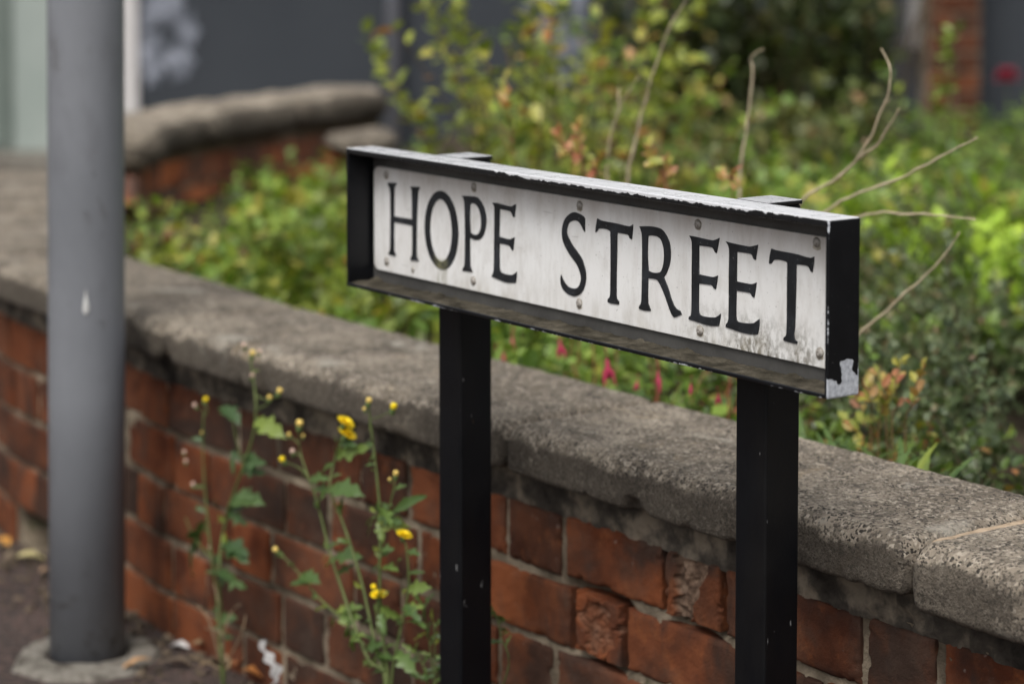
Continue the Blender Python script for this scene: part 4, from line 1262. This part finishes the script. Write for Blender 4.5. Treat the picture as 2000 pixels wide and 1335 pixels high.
for (x, y, s) in [(1185, 700, 1.15), (1284, 724, .85), (1092, 664, .8), (1002, 658, .6), (985, 688, .55), (1350, 748, .5), (1245, 742, .45), (1402, 768, .5)]:
    p = at_gap(x, y, .47 + random.uniform(0, .05))
    o = link('flower', fme, FUCH, fu, True)
    o.location = p - fu.location
    o.scale = (s, s, s)
    o.rotation_euler = (random.uniform(-.25, .25), random.uniform(-.25, .25), random.uniform(0, 6))

# ---- orange tipped sprigs
def leaf_at(root, p, d, nrm, size, mat, tintv, width, name='leaf'):
    o = bpy.data.objects.new(name, single_leaf(mat, tintv, width))
    COL.objects.link(o); o.parent = root
    y = Vector(d).normalized(); z = Vector(nrm); z = (z - y * z.dot(y)).normalized(); x = y.cross(z)
    o.matrix_local = Matrix.Translation(Vector(p) - root.location) @ Matrix((x, y, z)).transposed().to_4x4() @ Matrix.Diagonal((size, size, size, 1))
    return o
def sprig_plant(name, label, cat, stems, gap, mat, smat, leaf, width, base_z=.30, every=.020, s0=.35, tint=(0, 1)):
    p0 = at_gap(stems[0][-1][0], stems[0][-1][1], gap)
    root = empty(name, (p0.x, p0.y, base_z))
    tag(root, label, cat)
    for st in stems:
        pts = [at_gap(x, y, gap + random.uniform(-.01, .01)) for x, y in reversed(st)]
        foot = pts[0].copy(); foot.z = base_z; foot.x += random.uniform(-.02, .02)
        pts = catmull([foot] + pts, 5)
        V, Fc = tube([p - root.location for p in pts], [.0014 - .0009 * i / len(pts) for i in range(len(pts))], 6)
        link('stem', mesh_np('stem', V, Fc), smat, root, True)
        L_ = sum((b - a).length for a, b in zip(pts, pts[1:]))
        nlf = int(L_ * (1 - s0) / every)
        for k in range(nlf + 3):
            f = s0 + (1 - s0) * (k / (nlf + 2))
            i = min(int(f * (len(pts) - 1)), len(pts) - 2)
            tn = (pts[i + 1] - pts[i]).normalized()
            sd_ = Vector((random.gauss(0, 1), random.gauss(0, 1), random.gauss(0, .4)))
            d = tn * (.5 + .6 * f) + sd_.normalized() * .8
            leaf_at(root, pts[i].lerp(pts[i + 1], random.random()), d, (random.gauss(0, .5), -.5 + random.gauss(0, .4), .8), random.uniform(*leaf) * (1.15 - .35 * f), mat, min(1, max(0, tint[0] + (tint[1] - tint[0]) * random.random())), width)
    return root
sprig_plant('orange_shrub', 'young shoots with orange and yellow leaves just above the middle of the sign', 'shrub',
            [[(1090, 262), (1108, 300), (1120, 350)], [(1128, 250), (1135, 300), (1140, 360)], [(1175, 300), (1165, 335), (1150, 370)], [(1262, 282), (1282, 320), (1300, 372)], [(1300, 318), (1295, 350), (1290, 380)], [(1415, 330), (1425, 360), (1430, 390)]], .62, ORANGE, REDST, (.016, .028), .5)
sprig_plant('orange_shrub', 'low shoots with orange and yellow leaves beside the flaked corner of the sign', 'shrub',
            [[(1712, 728), (1724, 760), (1722, 800), (1716, 845)], [(1760, 706), (1748, 745), (1752, 790), (1742, 830)], [(1806, 712), (1790, 745), (1784, 790), (1768, 835)], [(1668, 775), (1684, 800), (1688, 830), (1700, 850)], [(1655, 820), (1672, 842), (1680, 860)], [(1735, 770), (1728, 800), (1732, 840)], [(1690, 742), (1700, 775), (1702, 815)]], .66, ORANGE, m_simple('young_stem', [(.3, (.10, .075, .03)), (.7, (.20, .11, .05))], 60, .6, .3), (.015, .028), .5, .30, .014, .45)
sprig_plant('red_stemmed_shrub', 'single upright red stem with an orange tip, left of the two dry stalks', 'shrub',
            [[(986, 142), (992, 200), (1000, 260), (1008, 360), (1012, 420)]], .70, m_leaf('tip_leaf', [(0, (.14, .20, .035)), (.6, (.26, .26, .05)), (1, (.42, .20, .06))]), REDST, (.016, .030), .5, .30, .030, .45)
# strap leaved clump behind the right post
strap = empty('grass_clump', tuple(at_gap(1620, 850, .50)))
strap.location.z = .30
tag(strap, 'bright green clump of strap leaves just behind the right post and coping', 'plant')
for i in range(70):
    bx0 = at_gap(random.uniform(1540, 1820), random.uniform(870, 930), random.uniform(.46, .60)); bx0.z = .36
    a = random.uniform(0, 6.28)
    L_ = random.uniform(.11, .18)
    out = Vector((math.cos(a), math.sin(a), 0))
    V, Fc = [], []
    for k in range(7):
        f = k / 6
        q = out * (L_ * .55 * f ** 1.5) + Vector((0, 0, L_ * (f - .35 * f * f)))
        sdv = Vector((-out.y, out.x, 0)) * (.0055 * math.sin(math.pi * min(1, .12 + .88 * f)) ** .7 + .0004)
        V += [bx0 + q - sdv - strap.location, bx0 + q + Vector((0, 0, -.0012)) - strap.location, bx0 + q + sdv - strap.location]
    for k in range(6):
        Fc += [(k * 3, k * 3 + 1, k * 3 + 4, k * 3 + 3), (k * 3 + 1, k * 3 + 2, k * 3 + 5, k * 3 + 4)]
    Vn = np.array([tuple(v + strap.location) for v in V])
    if not keep(Vn, .09).all(): continue
    link('leaf', mesh_np('leaf', V, Fc), WEED, strap, True)

# ---- dry stalks
def dry_plant(label, stalks, gap, cat='dead plant'):
    foot0 = at_gap(stalks[0][-1][0], stalks[0][-1][1], gap)
    root = empty('dry_plant', (foot0.x, foot0.y, .30))
    tag(root, label, cat)
    for st in stalks:
        rad = st[0]; ps = st[1:]
        pts = [at_gap(x, y, gap + .03 * i / len(ps)) for i, (x, y) in enumerate(ps)]
        pts = catmull(list(reversed(pts)), 6)
        n_ = len(pts)
        pts = [p + Vector((mnoise.noise(p * 30), mnoise.noise(p * 30 + Vector((5, 0, 0))), mnoise.noise(p * 41))) * .0032 for p in pts]
        node = [1 + (.35 if i % 7 == 3 else 0) + .2 * mnoise.noise(Vector((i * .7, rad * 900, 0))) for i in range(n_)]
        V, Fc = tube([p - root.location for p in pts], [rad * .72 * (1 - .72 * (i / n_) ** 1.2) * node[i] for i in range(n_)], 7)
        link('stem', mesh_np('stem', V, Fc), DRY, root, True)
        # short broken side shoots at the nodes
        for i in range(n_ // 2, n_ - 2):
            if i % 7 == 3 and random.random() < .3:
                tn = (pts[i + 1] - pts[i]).normalized()
                sd_ = (tn * .8 + Vector((random.gauss(0, .7), random.gauss(0, .7), random.gauss(.2, .4)))).normalized()
                ln = random.uniform(.008, .035)
                V, Fc = tube([pts[i] - root.location, pts[i] + sd_ * ln * .5 - root.location, pts[i] + sd_ * ln + tn * ln * .2 - root.location], [rad * .35, rad * .28, rad * .15], 5)
                link('twig', mesh_np('twig', V, Fc), DRY, root, True)
    return root
dry_plant('two long dry beige stalks leaning side by side above the middle of the sign',
          [(.0040, (1345, -10), (1300, 70), (1262, 190), (1240, 280), (1226, 352), (1215, 470), (1210, 620)), (.0040, (1248, 148), (1210, 215), (1190, 290), (1186, 345), (1190, 480), (1200, 620))], .66)
dry_plant('kinked dry stalk standing above the right post of the sign',
          [(.0037, (1490, 95), (1465, 112), (1470, 140), (1459, 240), (1450, 300), (1442, 370), (1445, 500), (1450, 680))], .74)
dry_plant('fan of thin dry stalks spreading right from behind the sign end',
          [(.0034, (1722, 95), (1740, 150), (1722, 215), (1694, 280), (1650, 335), (1570, 390), (1530, 470), (1520, 640)), (.0030, (1756, 212), (1735, 255), (1705, 290), (1678, 308)), (.0033, (1910, 268), (1830, 310), (1740, 355), (1625, 405), (1560, 480), (1530, 640)),
           (.0030, (1905, 428), (1800, 417), (1690, 421), (1600, 470), (1540, 660)), (.0034, (1872, 455), (1832, 515), (1780, 562), (1683, 648), (1600, 720), (1560, 760))], .62)
# red flower head at the right edge
rf = empty('red_flower', tuple(at_y(1968, 260, 8.6)))
rf.location.z = .29
tag(rf, 'deep red flower head at the right edge beside the brick pier', 'flower')
hp = at_y(1966, 158, 8.6)
V, Fc = tube([Vector((0, 0, 0)), (hp - rf.location) * .5 + Vector((.01, 0, 0)), hp - rf.location], [.003, .0025, .002], 6)
link('stem', mesh_np('stem', V, Fc), WSTEM, rf, True)
RED = m_simple('deep_red_petal', [(.3, (.24, .010, .035)), (.7, (.42, .03, .07))], 60, .5, .3)
pm = leaf_mesh('petal', np.zeros((1, 3)), np.array([[0, 1., 0]]), np.array([[0, 0, 1.]]), np.array([.058]), np.array([.75]), np.array([.5]), RED)
for ring_, (nn, tilt) in enumerate(((11, .15), (9, .6), (7, 1.05))):
    for k in range(nn):
        a = 6.283 * k / nn + ring_ * .3
        o = bpy.data.objects.new('petal', pm); COL.objects.link(o); o.parent = rf
        o.location = hp - rf.location
        o.rotation_euler = (tilt, 0, a)

# ------------------------------------------------------------------ yellow flowered weeds in front of the wall
def toothed_leaf(name, W, teeth, depth, seed, droop=.25, nst=19):
    V, Fc = [], []
    for k in range(nst):
        s = k / (nst - 1)
        env = W * (math.sin(math.pi * min(1, .06 + .94 * s ** .85)) ** .75) * (.55 + .45 * s if s < .5 else 1.0)
        tooth = 1 - depth * (1 - abs(((s * teeth) % 1.0) - .35) / .65)
        wl = max(.004, env * (tooth + .12 * mnoise.noise(Vector((s * 9, seed, 0)))))
        wr = max(.004, env * (tooth + .12 * mnoise.noise(Vector((s * 9, seed, 5)))))
        z = -droop * s * s + .03 * mnoise.noise(Vector((s * 4, seed, 9)))
        wav = .05 * mnoise.noise(Vector((s * 7, seed * 2, 3)))
        back = -.05 * (1 - tooth)
        V += [(-wl, s + back, z + wl * .30 + wav), (-wl * .5, s, z + wl * .10), (0, s, z), (wr * .5, s, z + wr * .10), (wr, s + back, z + wr * .30 - wav)]
    for k in range(nst - 1):
        for j in range(4):
            a = k * 5 + j
            Fc.append((a, a + 1, a + 6, a + 5))
    me = mesh_np(name, V, Fc)
    me.materials.append(WEED)
    me.polygons.foreach_set('use_smooth', [True] * len(me.polygons))
    return me
LOBED = [toothed_leaf('leaf', .27, 3.2, .72, i, .35) for i in range(4)]
BROAD = [toothed_leaf('leaf', .34, 3.6, .58, 10 + i, .45) for i in range(4)]
LONG = [toothed_leaf('leaf', .15, 2.1, .30, 20 + i, .30) for i in range(3)]
YEL = m_simple('yellow_petal', [(.3, (.78, .56, .006)), (.7, (.88, .68, .015))], 300, .55, .3)
PALEY = m_simple('pale_bud_tip', [(.3, (.62, .44, .10)), (.7, (.74, .56, .18))], 200, .6, .3)
PINKB = m_simple('faded_bud_tip', [(.3, (.50, .34, .27)), (.7, (.60, .44, .36))], 200, .7, .2)
CALYX = m_simple('green_calyx', [(.3, (.06, .10, .03)), (.7, (.11, .16, .05))], 150, .6, .3)
# flower head: two whorls of strap petals
parts_ = []
for ring_, (nn, r0, r1, up) in enumerate(((17, .0022, .0112, .0020), (13, .0018, .0085, .0042), (9, .001, .0055, .0056))):
    for k in range(nn):
        a = 2 * math.pi * (k + .5 * ring_) / nn + random.uniform(-.08, .08)
        ca, sa = math.cos(a), math.sin(a)
        V = []
        for f, wv in ((0, .0006), (.45, .0013), (.85, .0014), (1, .0009)):
            r = r0 + (r1 - r0) * f
            z = up * math.sin(f * 1.5) + random.uniform(-.0003, .0003)
            V += [Vector((r * ca - wv * sa, r * sa + wv * ca, z)), Vector((r * ca + wv * sa, r * sa - wv * ca, z))]
        parts_.append((V, [(0, 1, 3, 2), (2, 3, 5, 4), (4, 5, 7, 6)]))
V, Fc = merge(parts_)
PETALS = mesh_np('petals', V, Fc); PETALS.materials.append(YEL)
V, Fc = lathe([(.0008, -.010), (.0022, -.0085), (.0033, -.0055), (.0030, -.002), (.0024, .0006)], 12)
CAL = mesh_np('calyx', V, Fc); CAL.materials.append(CALYX)
V, Fc = lathe([(.0007, -.0085), (.0026, -.007), (.0036, -.0035), (.0031, .0)], 12)
BUD = mesh_np('bud', V, Fc); BUD.materials.append(CALYX)
def tipm(mat):
    V, Fc = lathe([(.0030, -.0006), (.0037, .0018), (.0037, .0040), (.0028, .0056), (.0010, .0062)], 12)
    m_ = mesh_np('bud_tip', V, Fc); m_.materials.append(mat)
    m_.polygons.foreach_set('use_smooth', [True] * len(m_.polygons))
    return m_
TIPS = [tipm(PALEY), tipm(PINKB), tipm(YEL)]
UPV = Vector((0, 0, 1))
FRONT = -UD
def child(name, me, root, p, rot=None, sc=1.0):
    o = bpy.data.objects.new(name, me); COL.objects.link(o); o.parent = root
    m4 = Matrix.Translation(Vector(p) - root.location)
    if rot is not None: m4 = m4 @ rot.to_4x4()
    o.matrix_local = m4 @ Matrix.Diagonal((sc, sc, sc, 1))
    return o
def rot_z_to(d):
    return Vector(d).to_track_quat('Z', 'Y').to_matrix()
WEEDD = m_leaf('dull_weed_leaf', [(0, (.035, .07, .024)), (.5, (.055, .105, .034)), (.85, (.085, .14, .045)), (1, (.20, .26, .035))], use_attr=False)
DULL = {}
def dulled(me):
    if me.name not in DULL:
        c = me.copy(); c.materials.clear(); c.materials.append(WEEDD)
        DULL[me.name] = c
    return DULL[me.name]
def weed(label, gap, stems, leaves, heads, root_px, stem_mat=WSTEM, wob=.014, lsc=1.0, dull=False):
    r0 = at_gap(root_px[0], root_px[1], gap)
    root = empty('sowthistle', (r0.x, r0.y, 0))
    tag(root, label, 'weed')
    gm_ = {}
    def P(x, y, extra=0.0):
        return at_gap(x, y, gap + wob * mnoise.noise(Vector((x * .012, y * .012, gap * 10))) + extra)
    for rad, pts in stems:
        q = [P(x, y) for x, y in pts]
        if pts[0] == 'root': pass
        if rad > 0 and pts[0][1] >= root_px[1] - 60:
            q = [Vector((r0.x, r0.y, 0.0))] + q
        q = catmull(q, 5)
        n_ = len(q)
        V, Fc = tube([v - root.location for v in q], [abs(rad) * (1 - .5 * i / n_) for i in range(n_)], 7)
        link('stem', mesh_np('stem', V, Fc), stem_mat, root, True)
    # extra small leaves up each stem
    for rad, pts in stems:
        if abs(rad) < .0013: continue
        for (xa, ya), (xb, yb) in zip(pts, pts[1:]):
            for _ in range(2 if ya > 900 else 1):
                f = random.random()
                xs, ys = xa + (xb - xa) * f, ya + (yb - ya) * f
                if ys < 860 or random.random() < .25: continue
                an = random.choice((-1, 1)) * random.uniform(.5, 1.5) - math.pi / 2
                ll = random.uniform(20, 38)
                leaves.append((xs, ys, xs + math.cos(an) * ll, ys + math.sin(an) * ll * .8, random.choice('lllb'), random.uniform(.4, .8)))
    for (x0, y0, x1, y1, kind, face) in leaves:
        a, b = P(x0, y0), P(x1, y1, random.uniform(-.02, .006))
        d = b - a
        L_ = d.length
        me = random.choice({'l': LOBED, 'b': BROAD, 's': LONG}[kind])
        if dull: me = dulled(me)
        y = d.normalized()
        z = FRONT * face + UPV * (1 - face) + Vector((random.gauss(0, .25), random.gauss(0, .25), random.gauss(0, .25)))
        z = (z - y * z.dot(y)).normalized()
        x = y.cross(z)
        child('leaf', me, root, a, Matrix((x, y, z)).transposed(), L_ * lsc)
    for (x, y, kind, tilt, s) in heads:
        p = P(x, y)
        d = Vector((tilt, -.15, 1.0)).normalized()
        if kind == 'f':
            o = child('flower', PETALS, root, p, rot_z_to(d), s)
            c = bpy.data.objects.new('calyx', CAL); COL.objects.link(c); c.parent = o
        else:
            o = child('bud', BUD, root, p, rot_z_to(d), s)
            c = bpy.data.objects.new('bud_tip', TIPS['bpy'.index(kind)]); COL.objects.link(c); c.parent = o
    return root
W1 = weed('sowthistle weed with yellow flowers and toothed leaves just left of the left sign post', .105,
    [(.0026, [(755, 1330), (722, 1290), (690, 1215), (668, 1150), (645, 1080), (625, 1000), (612, 955)]),
     (.0022, [(752, 1330), (735, 1270), (712, 1160), (690, 1080), (662, 1000), (644, 955), (652, 905), (663, 868), (672, 850)]),
     (-.0015, [(652, 905), (660, 880), (668, 845), (673, 832)]),
     (.0024, [(758, 1330), (748, 1250), (742, 1170), (742, 1080), (743, 1015), (737, 940), (729, 870), (722, 810), (720, 790)]),
     (-.0012, [(727, 850), (722, 822), (745, 812), (766, 800)]),
     (-.0013, [(612, 955), (600, 925), (586, 880), (584, 838)]), (-.0011, [(600, 925), (582, 912), (560, 902)]), (-.0010, [(588, 890), (578, 884), (572, 884)]), (-.0010, [(586, 868), (575, 858), (566, 851)]),
     (.0020, [(765, 1330), (782, 1230), (798, 1150), (795, 1080), (789, 1050)]),
     (-.0014, [(743, 1080), (742, 1170)]),
     (-.0014, [(742, 1080), (755, 1010), (768, 960), (773, 930)]),
     (-.0016, [(712, 1260), (670, 1210), (628, 1172), (600, 1140), (572, 1105), (545, 1078)]),
     (-.0014, [(738, 1240), (736, 1195), (738, 1170)])],
    [(640, 960, 586, 985, 'b', .6), (625, 965, 655, 940, 'l', .5), (644, 955, 692, 934, 'b', .55), (652, 905, 596, 925, 's', .6), (655, 890, 702, 868, 'l', .55), (660, 885, 640, 868, 's', .5),
     (735, 1010, 698, 1044, 'b', .6), (738, 1005, 776, 1034, 'b', .6), (736, 1008, 700, 1015, 'l', .6), (738, 1006, 772, 1012, 'l', .6), (740, 1015, 742, 1062, 'b', .7), (735, 1000, 712, 985, 'l', .5), (742, 990, 772, 1008, 'l', .5),
     (768, 1000, 818, 955, 's', .6), (764, 985, 775, 1012, 's', .6), (670, 970, 655, 1010, 'l', .5),
     (600, 1140, 552, 1126, 'b', .5), (598, 1138, 612, 1115, 'l', .5), (640, 1080, 622, 1098, 's', .5), (650, 1090, 690, 1066, 'l', .5), (660, 1120, 690, 1100, 'l', .6),
     (640, 1185, 604, 1172, 'l', .5), (655, 1200, 640, 1225, 'l', .5), (680, 1220, 655, 1205, 'b', .5), (668, 1195, 700, 1170, 'l', .5), (690, 1240, 680, 1268, 'l', .6), (690, 1215, 640, 1232, 'b', .6),
     (742, 1170, 718, 1222, 'b', .7), (742, 1180, 770, 1220, 'b', .6), (745, 1195, 742, 1240, 'b', .7), (735, 1280, 720, 1320, 'b', .7), (738, 1270, 765, 1300, 'l', .6), (745, 1255, 722, 1275, 'b', .6),
     (795, 1120, 830, 1108, 's', .5), (795, 1150, 770, 1165, 'l', .5), (790, 1180, 815, 1200, 'l', .5), (785, 1090, 760, 1100, 'l', .6), (742, 1100, 715, 1120, 'l', .5), (742, 1110, 772, 1090, 'l', .5), (720, 1290, 690, 1300, 'l', .6), (700, 1235, 672, 1252, 'l', .5),
     (790, 1215, 835, 1190, 's', .5), (775, 1270, 800, 1310, 'b', .6), (727, 860, 718, 850, 's', .5), (730, 920, 722, 908, 's', .5)],
    [(674, 826, 'f', .6, 1.15), (677, 848, 'f', .55, 1.2), (585, 830, 'b', .1, 1.25), (720, 785, 'b', .2, 1.0), (768, 797, 'y', .25, 1.15), (553, 899, 'y', -.6, 1.0), (572, 883, 'p', -.2, .85), (565, 850, 'b', -.2, .7),
     (773, 927, 'b', .1, .95), (789, 1045, 'f', .3, .95), (540, 1075, 'b', -.7, 1.0), (740, 1162, 'f', -.05, 1.0), (731, 1148, 'y', -.3, .9), (592, 852, 'b', .1, .6), (712, 800, 'b', -.3, .6), (762, 937, 'b', -.4, .55)],
    (757, 1380), lsc=.76)
W2 = weed('taller straggly sowthistle weed gone mostly to bud, against the wall between pole and sign', .125,
    [(.0026, [(436, 1275), (432, 1200), (428, 1120), (436, 1040), (452, 975), (475, 910), (494, 850), (500, 790), (494, 735), (488, 698)]),
     (.0020, [(430, 1275), (425, 1180), (414, 1090), (404, 1000), (398, 920), (396, 860), (398, 800)]),
     (-.0013, [(498, 800), (520, 790), (543, 768)]), (-.0012, [(497, 770), (512, 778), (525, 782)]), (-.0011, [(398, 815), (405, 800), (400, 786)]), (-.0012, [(414, 1090), (380, 1050), (362, 1010)]),
     (-.0013, [(475, 910), (462, 860), (455, 820)])],
    [(408, 1010, 350, 1050, 'l', .5), (400, 1000, 375, 985, 'l', .5), (385, 1060, 335, 1145, 's', .7), (452, 980, 490, 945, 'b', .6), (455, 985, 425, 1005, 'b', .6), (448, 1000, 470, 1025, 'l', .6), (438, 1040, 440, 1100, 'b', .7), (432, 1080, 395, 1125, 'l', .6), (436, 1060, 470, 1080, 'l', .5),
     (430, 1110, 425, 1150, 'b', .7), (500, 820, 540, 835, 'b', .5), (500, 815, 512, 860, 'l', .6), (430, 795, 468, 800, 'b', .4), (455, 880, 452, 935, 's', .7), (470, 900, 440, 870, 'l', .5), (470, 895, 500, 872, 'l', .5), (398, 860, 392, 838, 's', .6), (436, 1120, 462, 1150, 'l', .6), (428, 1000, 405, 965, 'l', .5), (492, 745, 482, 730, 's', .5), (492, 730, 503, 715, 's', .5)],
    [(493, 692, 'b', .1, 1.0), (477, 676, 'p', -.3, .8), (507, 688, 'p', .3, .7), (493, 735, 'p', 0, .8), (545, 766, 'b', .4, 1.05), (526, 778, 'b', .2, .85), (401, 782, 'y', .4, .9), (382, 793, 'p', -.7, .8), (395, 846, 'b', -.1, .6), (360, 884, 'p', 0, .7), (363, 902, 'p', 0, .7), (377, 947, 'p', 0, .75), (410, 1070, 'p', 0, .65)],
    (436, 1300), lsc=.80, dull=True)
# bright little leaves at the foot of the left post
wl = empty('small_weed', tuple(at_gap(845, 1420, .12))); wl.location.z = 0
tag(wl, 'small bright green weed pushing up beside the foot of the left sign post', 'weed')
for st in ([(850, 1400), (846, 1320), (838, 1250), (826, 1180)], [(848, 1400), (830, 1310), (812, 1270)], [(852, 1400), (850, 1300), (848, 1215)], [(985, 1330), (978, 1240), (968, 1195)]):
    q = catmull([Vector((wl.location.x, wl.location.y, 0))] + [at_gap(x, y, .13) for x, y in st], 5)
    V, Fc = tube([v - wl.location for v in q], [.0013 * (1 - .5 * i / len(q)) for i in range(len(q))], 6)
    link('stem', mesh_np('stem', V, Fc), WSTEM, wl, True)
    for k in range(len(q) // 2, len(q)):
        d = Vector((random.gauss(0, 1), random.gauss(0, .5), random.gauss(.3, .5))).normalized()
        y = d; z = FRONT + UPV * .6; z = (z - y * z.dot(y)).normalized(); x = y.cross(z)
        child('leaf', random.choice(LOBED), wl, q[k], Matrix((x, y, z)).transposed(), random.uniform(.014, .026))

# ------------------------------------------------------------------ dead stems and litter at the foot of the wall
WITHER = m_simple('withered_stem', [(.3, (.13, .09, .055)), (.7, (.25, .185, .115))], 70, .85, .2)
dry_t = empty('dead_weed', tuple(at_z(430, 1268, 0)))
tag(dry_t, 'withered tan stems and curled leaves at the foot of the taller weed', 'dead plant')
for st in ([(445, 1300), (432, 1240), (428, 1180), (418, 1140)], [(436, 1300), (440, 1225), (455, 1190), (470, 1180)], [(430, 1295), (410, 1215), (385, 1180)], [(440, 1300), (470, 1240), (480, 1200)], [(428, 1305), (400, 1290), (370, 1282)], [(436, 1255), (428, 1232), (402, 1226)]):
    q = catmull([at_gap(x, y, .10 + random.uniform(-.02, .02)) for x, y in st], 5)
    q = [Vector((v.x, v.y, max(v.z, .004))) for v in q]
    V, Fc = tube([v - dry_t.location for v in q], [.0016 * (1 - .45 * i / len(q)) for i in range(len(q))], 6)
    link('stem', mesh_np('stem', V, Fc), WITHER, dry_t, True)
DRYLEAF = m_simple('withered_leaf', [(.3, (.14, .095, .05)), (.7, (.30, .22, .13))], 60, .85, .2, vshift=True)
def litter_leaf(name, label, x, y, L_, wdt, mat, rz, tilt=.2, z=.004, cat='dead leaf', root=None):
    V, Fc = [], []
    sd_ = random.random() * 50
    NS_ = 11
    for k in range(NS_):
        s = k / (NS_ - 1)
        hw = wdt * .5 * math.sin(math.pi * min(1, .05 + .95 * s)) ** .8 * (1 + .25 * mnoise.noise(Vector((s * 6, sd_, 0))))
        zz = .12 * L_ * math.sin(s * 3.1) + .05 * L_ * mnoise.noise(Vector((s * 5, sd_, 2)))
        V += [(-hw, L_ * (s - .5), zz + hw * .5), (-hw * .5, L_ * (s - .5), zz + hw * .08), (0, L_ * (s - .5), zz), (hw * .5, L_ * (s - .5), zz + hw * .1), (hw * 1.05, L_ * (s - .5), zz + hw * .35)]
    for k in range(NS_ - 1):
        for j in range(4):
            a = k * 5 + j
            Fc.append((a, a + 1, a + 6, a + 5))
    o = link(name, mesh_np(name, V, Fc), mat, root, True)
    p = at_z(x, y, z)
    o.location = p if root is None else p - root.location
    o.rotation_euler = (tilt, random.uniform(-.2, .2), rz)
    if root is None: tag(o, label, cat)
    return o
for (x, y, L_, w_, rz, t) in [(420, 1232, .05, .020, .5, .5), (445, 1215, .045, .018, 2.2, .9), (400, 1262, .045, .018, 1.9, .3), (470, 1205, .05, .022, 1.0, 1.0), (490, 1245, .04, .026, 1.3, .4), (440, 1285, .055, .02, .2, .3), (412, 1300, .05, .016, 2.6, .2)]:
    litter_leaf('leaf', None, x, y, L_, w_, DRYLEAF, rz, t, .012, root=dry_t)
def lm(n_, a, b): return m_simple(n_, [(.3, a), (.7, b)], 45, .75, .25)
litter_leaf('dead_leaf', 'pale yellow fallen leaf by the hole at the wall foot, left of the pole', 62, 1092, .055, .030, lm('leaf_pale', (.38, .33, .15), (.52, .46, .24)), 2.0, .25)
litter_leaf('dead_leaf', 'small orange fallen leaf at the extreme left edge by the wall', 4, 1060, .04, .028, lm('leaf_orange_a', (.34, .15, .03), (.48, .24, .05)), .6, .3)
litter_leaf('dead_leaf', 'tan fallen leaf tucked against the left side of the pole', 92, 1118, .04, .02, lm('leaf_tan', (.28, .18, .11), (.40, .28, .18)), 2.6, .3)
litter_leaf('dead_leaf', 'curled orange fallen leaf at the bottom edge, under the white paper strip', 500, 1322, .055, .032, lm('leaf_orange_b', (.30, .11, .03), (.44, .18, .05)), 1.2, .25, .01)
litter_leaf('dead_leaf', 'rust brown fallen leaf between the withered stems and the paper strip', 478, 1302, .05, .028, lm('leaf_rust', (.18, .07, .03), (.28, .11, .045)), 2.4, .3, .008)
litter_leaf('dead_leaf', 'narrow orange leaf lying along the rim of the concrete collar', 270, 1296, .05, .013, lm('leaf_orange_c', (.30, .17, .08), (.40, .24, .12)), -.9, .05, .012)
litter_leaf('dead_leaf', 'dull brown leaf on the pavement between collar and withered stems', 345, 1298, .05, .022, lm('leaf_brown', (.10, .075, .055), (.17, .13, .09)), 1.6, .1)
PAP = m_simple('dirty_white_paper', [(.3, (.42, .41, .40)), (.7, (.58, .57, .56))], 30, .85, .2)
litter_leaf('paper_scrap', 'small flat scrap of white paper on the ground right of the pole', 350, 1264, .030, .022, PAP, 1.4, .05, cat='litter')
# crumpled paper strip leaning on the wall
V, Fc = [], []
pl_ = [at_gap(x, y, .14 + .01 * mnoise.noise(Vector((x, y, 0)))) for x, y in [(511, 1250), (516, 1268), (526, 1284), (536, 1300), (541, 1318), (537, 1336)]]
ws = [.005, .009, .013, .016, .015, .010]
pth = catmull(pl_, 4)
for i, p in enumerate(pth):
    f = i / (len(pth) - 1) * (len(ws) - 1)
    hw = ws[int(f)] + (ws[min(int(f) + 1, len(ws) - 1)] - ws[int(f)]) * (f - int(f))
    for j in range(5):
        g_ = j / 2 - 1
        V.append(p + UL * (-g_ * hw * .8) + FRONT * (.004 * math.cos(g_ * 2.2 + i) + .002 * mnoise.noise(Vector((i * .9, j * 1.3, 0)))) + Vector((0, 0, g_ * hw * .35)))
for i in range(len(pth) - 1):
    for j in range(4):
        a = i * 5 + j
        Fc.append((a, a + 1, a + 6, a + 5))
ps = link('paper_strip', mesh_np('paper_strip', V, Fc), PAP, None, True)
tag(ps, 'crumpled dirty white strip of paper leaning on the brickwork at the bottom edge', 'litter')
# crumbs of grit, bark and leaf along the wall foot
n = 1500
T_ = RNG.uniform(-1.2, 3.4, n)
off = np.abs(RNG.normal(0, .07, n)) + .004
P = []
for t, o_ in zip(T_, off):
    p, d, nr = frame_at(PATH, float(t), 1)
    P.append(p + nr * float(o_))
V, Fc = [], []
for p in P:
    r = random.uniform(.002, .008) * (1.6 if random.random() < .08 else 1)
    k = len(V)
    for q in range(6):
        dv = [(1, 0, 0), (-1, 0, 0), (0, 1, 0), (0, -1, 0), (0, 0, 1), (0, 0, -1)][q]
        V.append(p + Vector(dv) * r * random.uniform(.5, 1.2) + Vector((0, 0, r * .4)))
    Fc += [(k + a, k + b, k + c) for a, b, c in ((0, 2, 4), (2, 1, 4), (1, 3, 4), (3, 0, 4), (2, 0, 5), (1, 2, 5), (3, 1, 5), (0, 3, 5))]
cm = mesh_np('grit', V, Fc)
g = link('grit', cm, m_simple('grit', [(.35, (.035, .028, .022)), (.5, (.09, .07, .05)), (.7, (.22, .17, .12))], 22, .95, .1))
tag(g, 'loose grit and crumbled mortar along the foot of the wall', 'grit', kind='stuff')
sky_note = None
